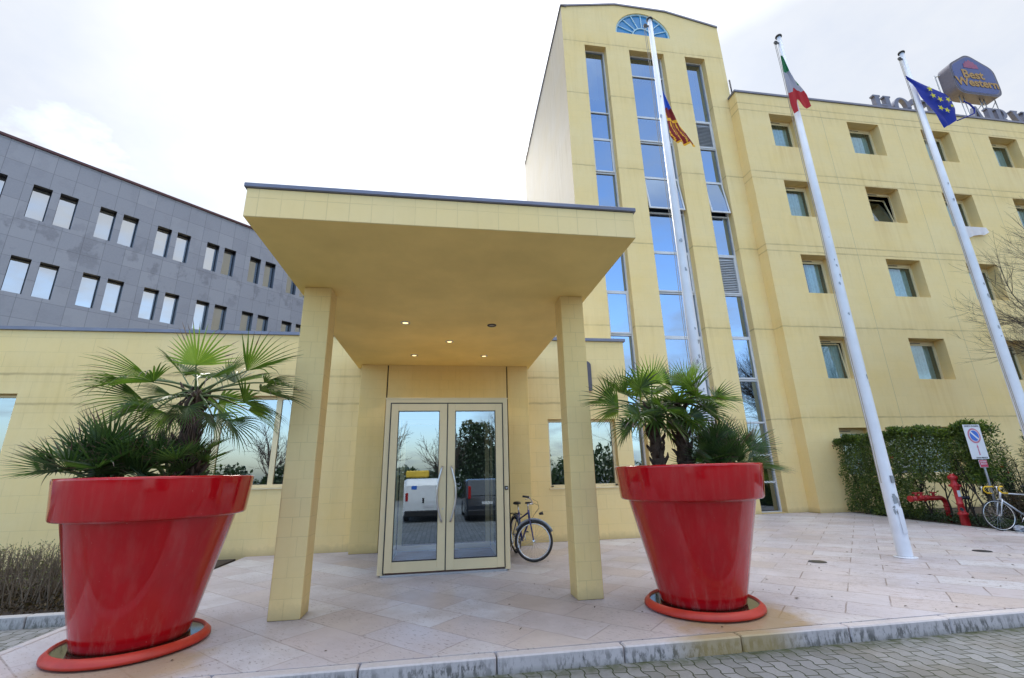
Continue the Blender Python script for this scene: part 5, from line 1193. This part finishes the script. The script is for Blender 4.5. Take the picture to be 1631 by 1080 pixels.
# ------------------------------------------------------------------ across the street: what the glass reflects
vm = simple('white_van_paint', (.72, .74, .78), .25, coat=.5, var=.03); tl_ = simple('red_tail_lamp', (.4, .01, .01), .2); wn = simple('dark_car_glass', (.02, .025, .03), .08, spec=.7)
def car(name, x0, x1, yb, L_, zt, body, label, cat, van):
    t = empty(name, ((x0 + x1) / 2, yb - L_ / 2, -.135), label, cat); z0 = -.135; W_ = x1 - x0; c_ = (x0 + x1) / 2
    if van: prof = [(0, .25), (0, .75), (-.06, zt - .25 - z0), (-.16, zt - z0), (-L_ * .62, zt - z0 - .02), (-L_ * .78, .95), (-L_ + .05, .80), (-L_, .6), (-L_, .25)]
    else: prof = [(0, .25), (.02, .55), (-.05, .85), (-.42, zt - z0 - .03), (-.6, zt - z0), (-L_ * .55, zt - z0 - .02), (-L_ * .73, .88), (-L_ + .05, .75), (-L_, .55), (-L_, .25)]
    q = MB(); n = len(prof); secs = [(x0, .93), (x0 + .07, 1), (x1 - .07, 1), (x1, .93)]
    vs = [(x, yb + y * (1 if k == 1 else .985) - (0 if k == 1 else .03), z0 + (.25 + (z - .25) * k)) for x, k in secs for y, z in prof]
    fs = []
    for a in range(3):
        for i in range(n): fs.append((a * n + i, a * n + (i + 1) % n, (a + 1) * n + (i + 1) % n, (a + 1) * n + i))
    fs += [tuple(range(n)), tuple(range(3 * n, 4 * n))[::-1]]; q.add(vs, fs); bevel(q.build('body', body, t), .07, 4)
    for sy in (-.75, -L_ + .75):
        for sx in (x0 + .08, x1 - .08):
            q = MB(); q.tube([(sx - .09, yb + sy, z0 + .28), (sx + .09, yb + sy, z0 + .28)], .28, 24); w1 = q.build('wheel', M['rubber'], t)
    for sx in (x0 + .07, x1 - .07 - .10):
        q = MB(); q.box(sx, sx + .10, yb - .03, yb + .015, z0 + (.75 if van else .8), z0 + (1.05 if van else 1.25), bev=.01); q.build('tail_lamp', tl_, t)
    q = MB(); q.box(x0 + .05, x1 - .05, yb - .1, yb + .05, z0 + .2, z0 + .42, bev=.03); q.build('bumper', M['black'], t)
    q = MB(); q.box(c_ - .02, c_ + .38, yb + .012, yb + .02, z0 + .52, z0 + .62) if van else q.box(c_ - .2, c_ + .2, yb + .03, yb + .04, z0 + .6, z0 + .7); q.build('number_plate', sw, t)
    if not van:
        q = MB(); q.prism([(x0 + .16, yb - .062, z0 + .90), (x1 - .16, yb - .062, z0 + .90), (x1 - .24, yb - .40, z0 + zt + .07), (x0 + .24, yb - .40, z0 + zt + .07)], (0, .015, .008)); q.build('rear_window', wn, t)
    else:
        q = MB(); q.box(c_ - .04, c_ + .03, yb + .005, yb + .018, z0 + .68, z0 + .86, bev=.01); q.build('handle', M['black'], t)
        q = MB(); q.box(x0 + .28, x0 + .48, yb - .055, yb - .045, z0 + 1.12, z0 + 1.30); q.build('blue_logo', sb, t)
    return t
car('white_van', -1.36, .12, -2.2, 3.9, 1.42, vm, 'small white panel van parked across the street, seen in the door glass', 'van', True)
car('dark_estate_car', .95, 2.5, -1.6, 4.1, 1.36, simple('dark_blue_car_paint', (.02, .025, .04), .2, coat=.6), 'dark blue estate car parked beside the white van', 'car', False)
q = MB(); q.box(-1.5, -.5, -5.5, -4.9, 1.45, 1.75, bev=.05); tag(q.build('yellow_skip', simple('yellow_box', (.65, .42, .03), .5)), 'yellow box beyond the white van across the street', 'box')
rr = random.Random(8)
for i, (x, y, h) in enumerate([(2.5, -13, 5.0), (-8, -12, 3.6), (7.5, -16, 5.0)]):
    lb = ('tall dark evergreen tree across the street reflected in the right door', 'small round evergreen tree across the street on the left', 'broad evergreen tree across the street on the right')[i]
    t = empty('evergreen_tree', (x, y, -.15), lb, 'tree', 'trees across the street'); q = MB(); q.tube([(x, y, -.15), (x, y, h * .6)], [.2, .1], 10); q.build('trunk', M['bark'], t); q = MB()
    blobs = [(x + rr.uniform(-.3, .3) * h * .6, y + rr.uniform(-.3, .3) * h * .6, h * rr.uniform(.35, .85), h * rr.uniform(.10, .2)) for _ in range(18)]
    for k in range(7000):
        b = rr.choice(blobs); v = rvec(rr) * b[3] * rr.uniform(.75, 1.05); leaf(q, Vector(b[:3]) + v, rvec(rr), rvec(rr), rr.uniform(.15, .24), rr.uniform(.09, .14))
    q.build('crown', M['oleander'], t)
for i, (x, y, h, sd) in enumerate([(-3.6, -15, 5.5, 41), (4.6, -14, 6.5, 43), (14, -10, 9, 44), (20, -9, 8.5, 45), (-12, -14, 6, 46), (27, -12, 9, 47), (.3, -12, 4.6, 48)]):
    lb = ['thin bare tree across the street behind the van', 'bare tree across the street right of the tall evergreen', 'tall bare tree across the street facing the wing', 'bare tree across the street further right', 'bare tree across the street at the far left', 'bare tree across the street at the far right', 'slender bare tree across the street between van and evergreen'][i]
    t, cr, e_ = tree('bare_tree', (x, y, -.15), h, lb, sd, 3, .7, .10, 'bare trees across the street'); cr.build('crown', M['bark'], t)
t = empty('street_lamp', (-3.1, -13, -.15), 'tall thin street lamp across the street', 'street lamp'); q = MB(); q.tube([(-3.1, -13, -.15), (-3.1, -13, 4.9)], [.07, .04], 8); q.build('post', M['darkmetal'], t); q = MB(); q.box(-3.4, -2.8, -13.1, -12.9, 4.9, 5.0, bev=.03); q.build('lamp_head', M['darkmetal'], t)
q = MB()
for k in range(19000):
    x = rr.uniform(-32, 36); y = rr.uniform(-24, -20); p = Vector((x, y, rr.uniform(0, 2.6 + .9 * sin(x * .5) + .6 * sin(x * 1.7)))); leaf(q, p, rvec(rr), rvec(rr), .42, .26)
tag(q.build('far_shrubbery', M['oleander']), 'dark mass of shrubs along the far side of the car park', 'shrubs', kind='stuff')
bpy.context.view_layer.update()
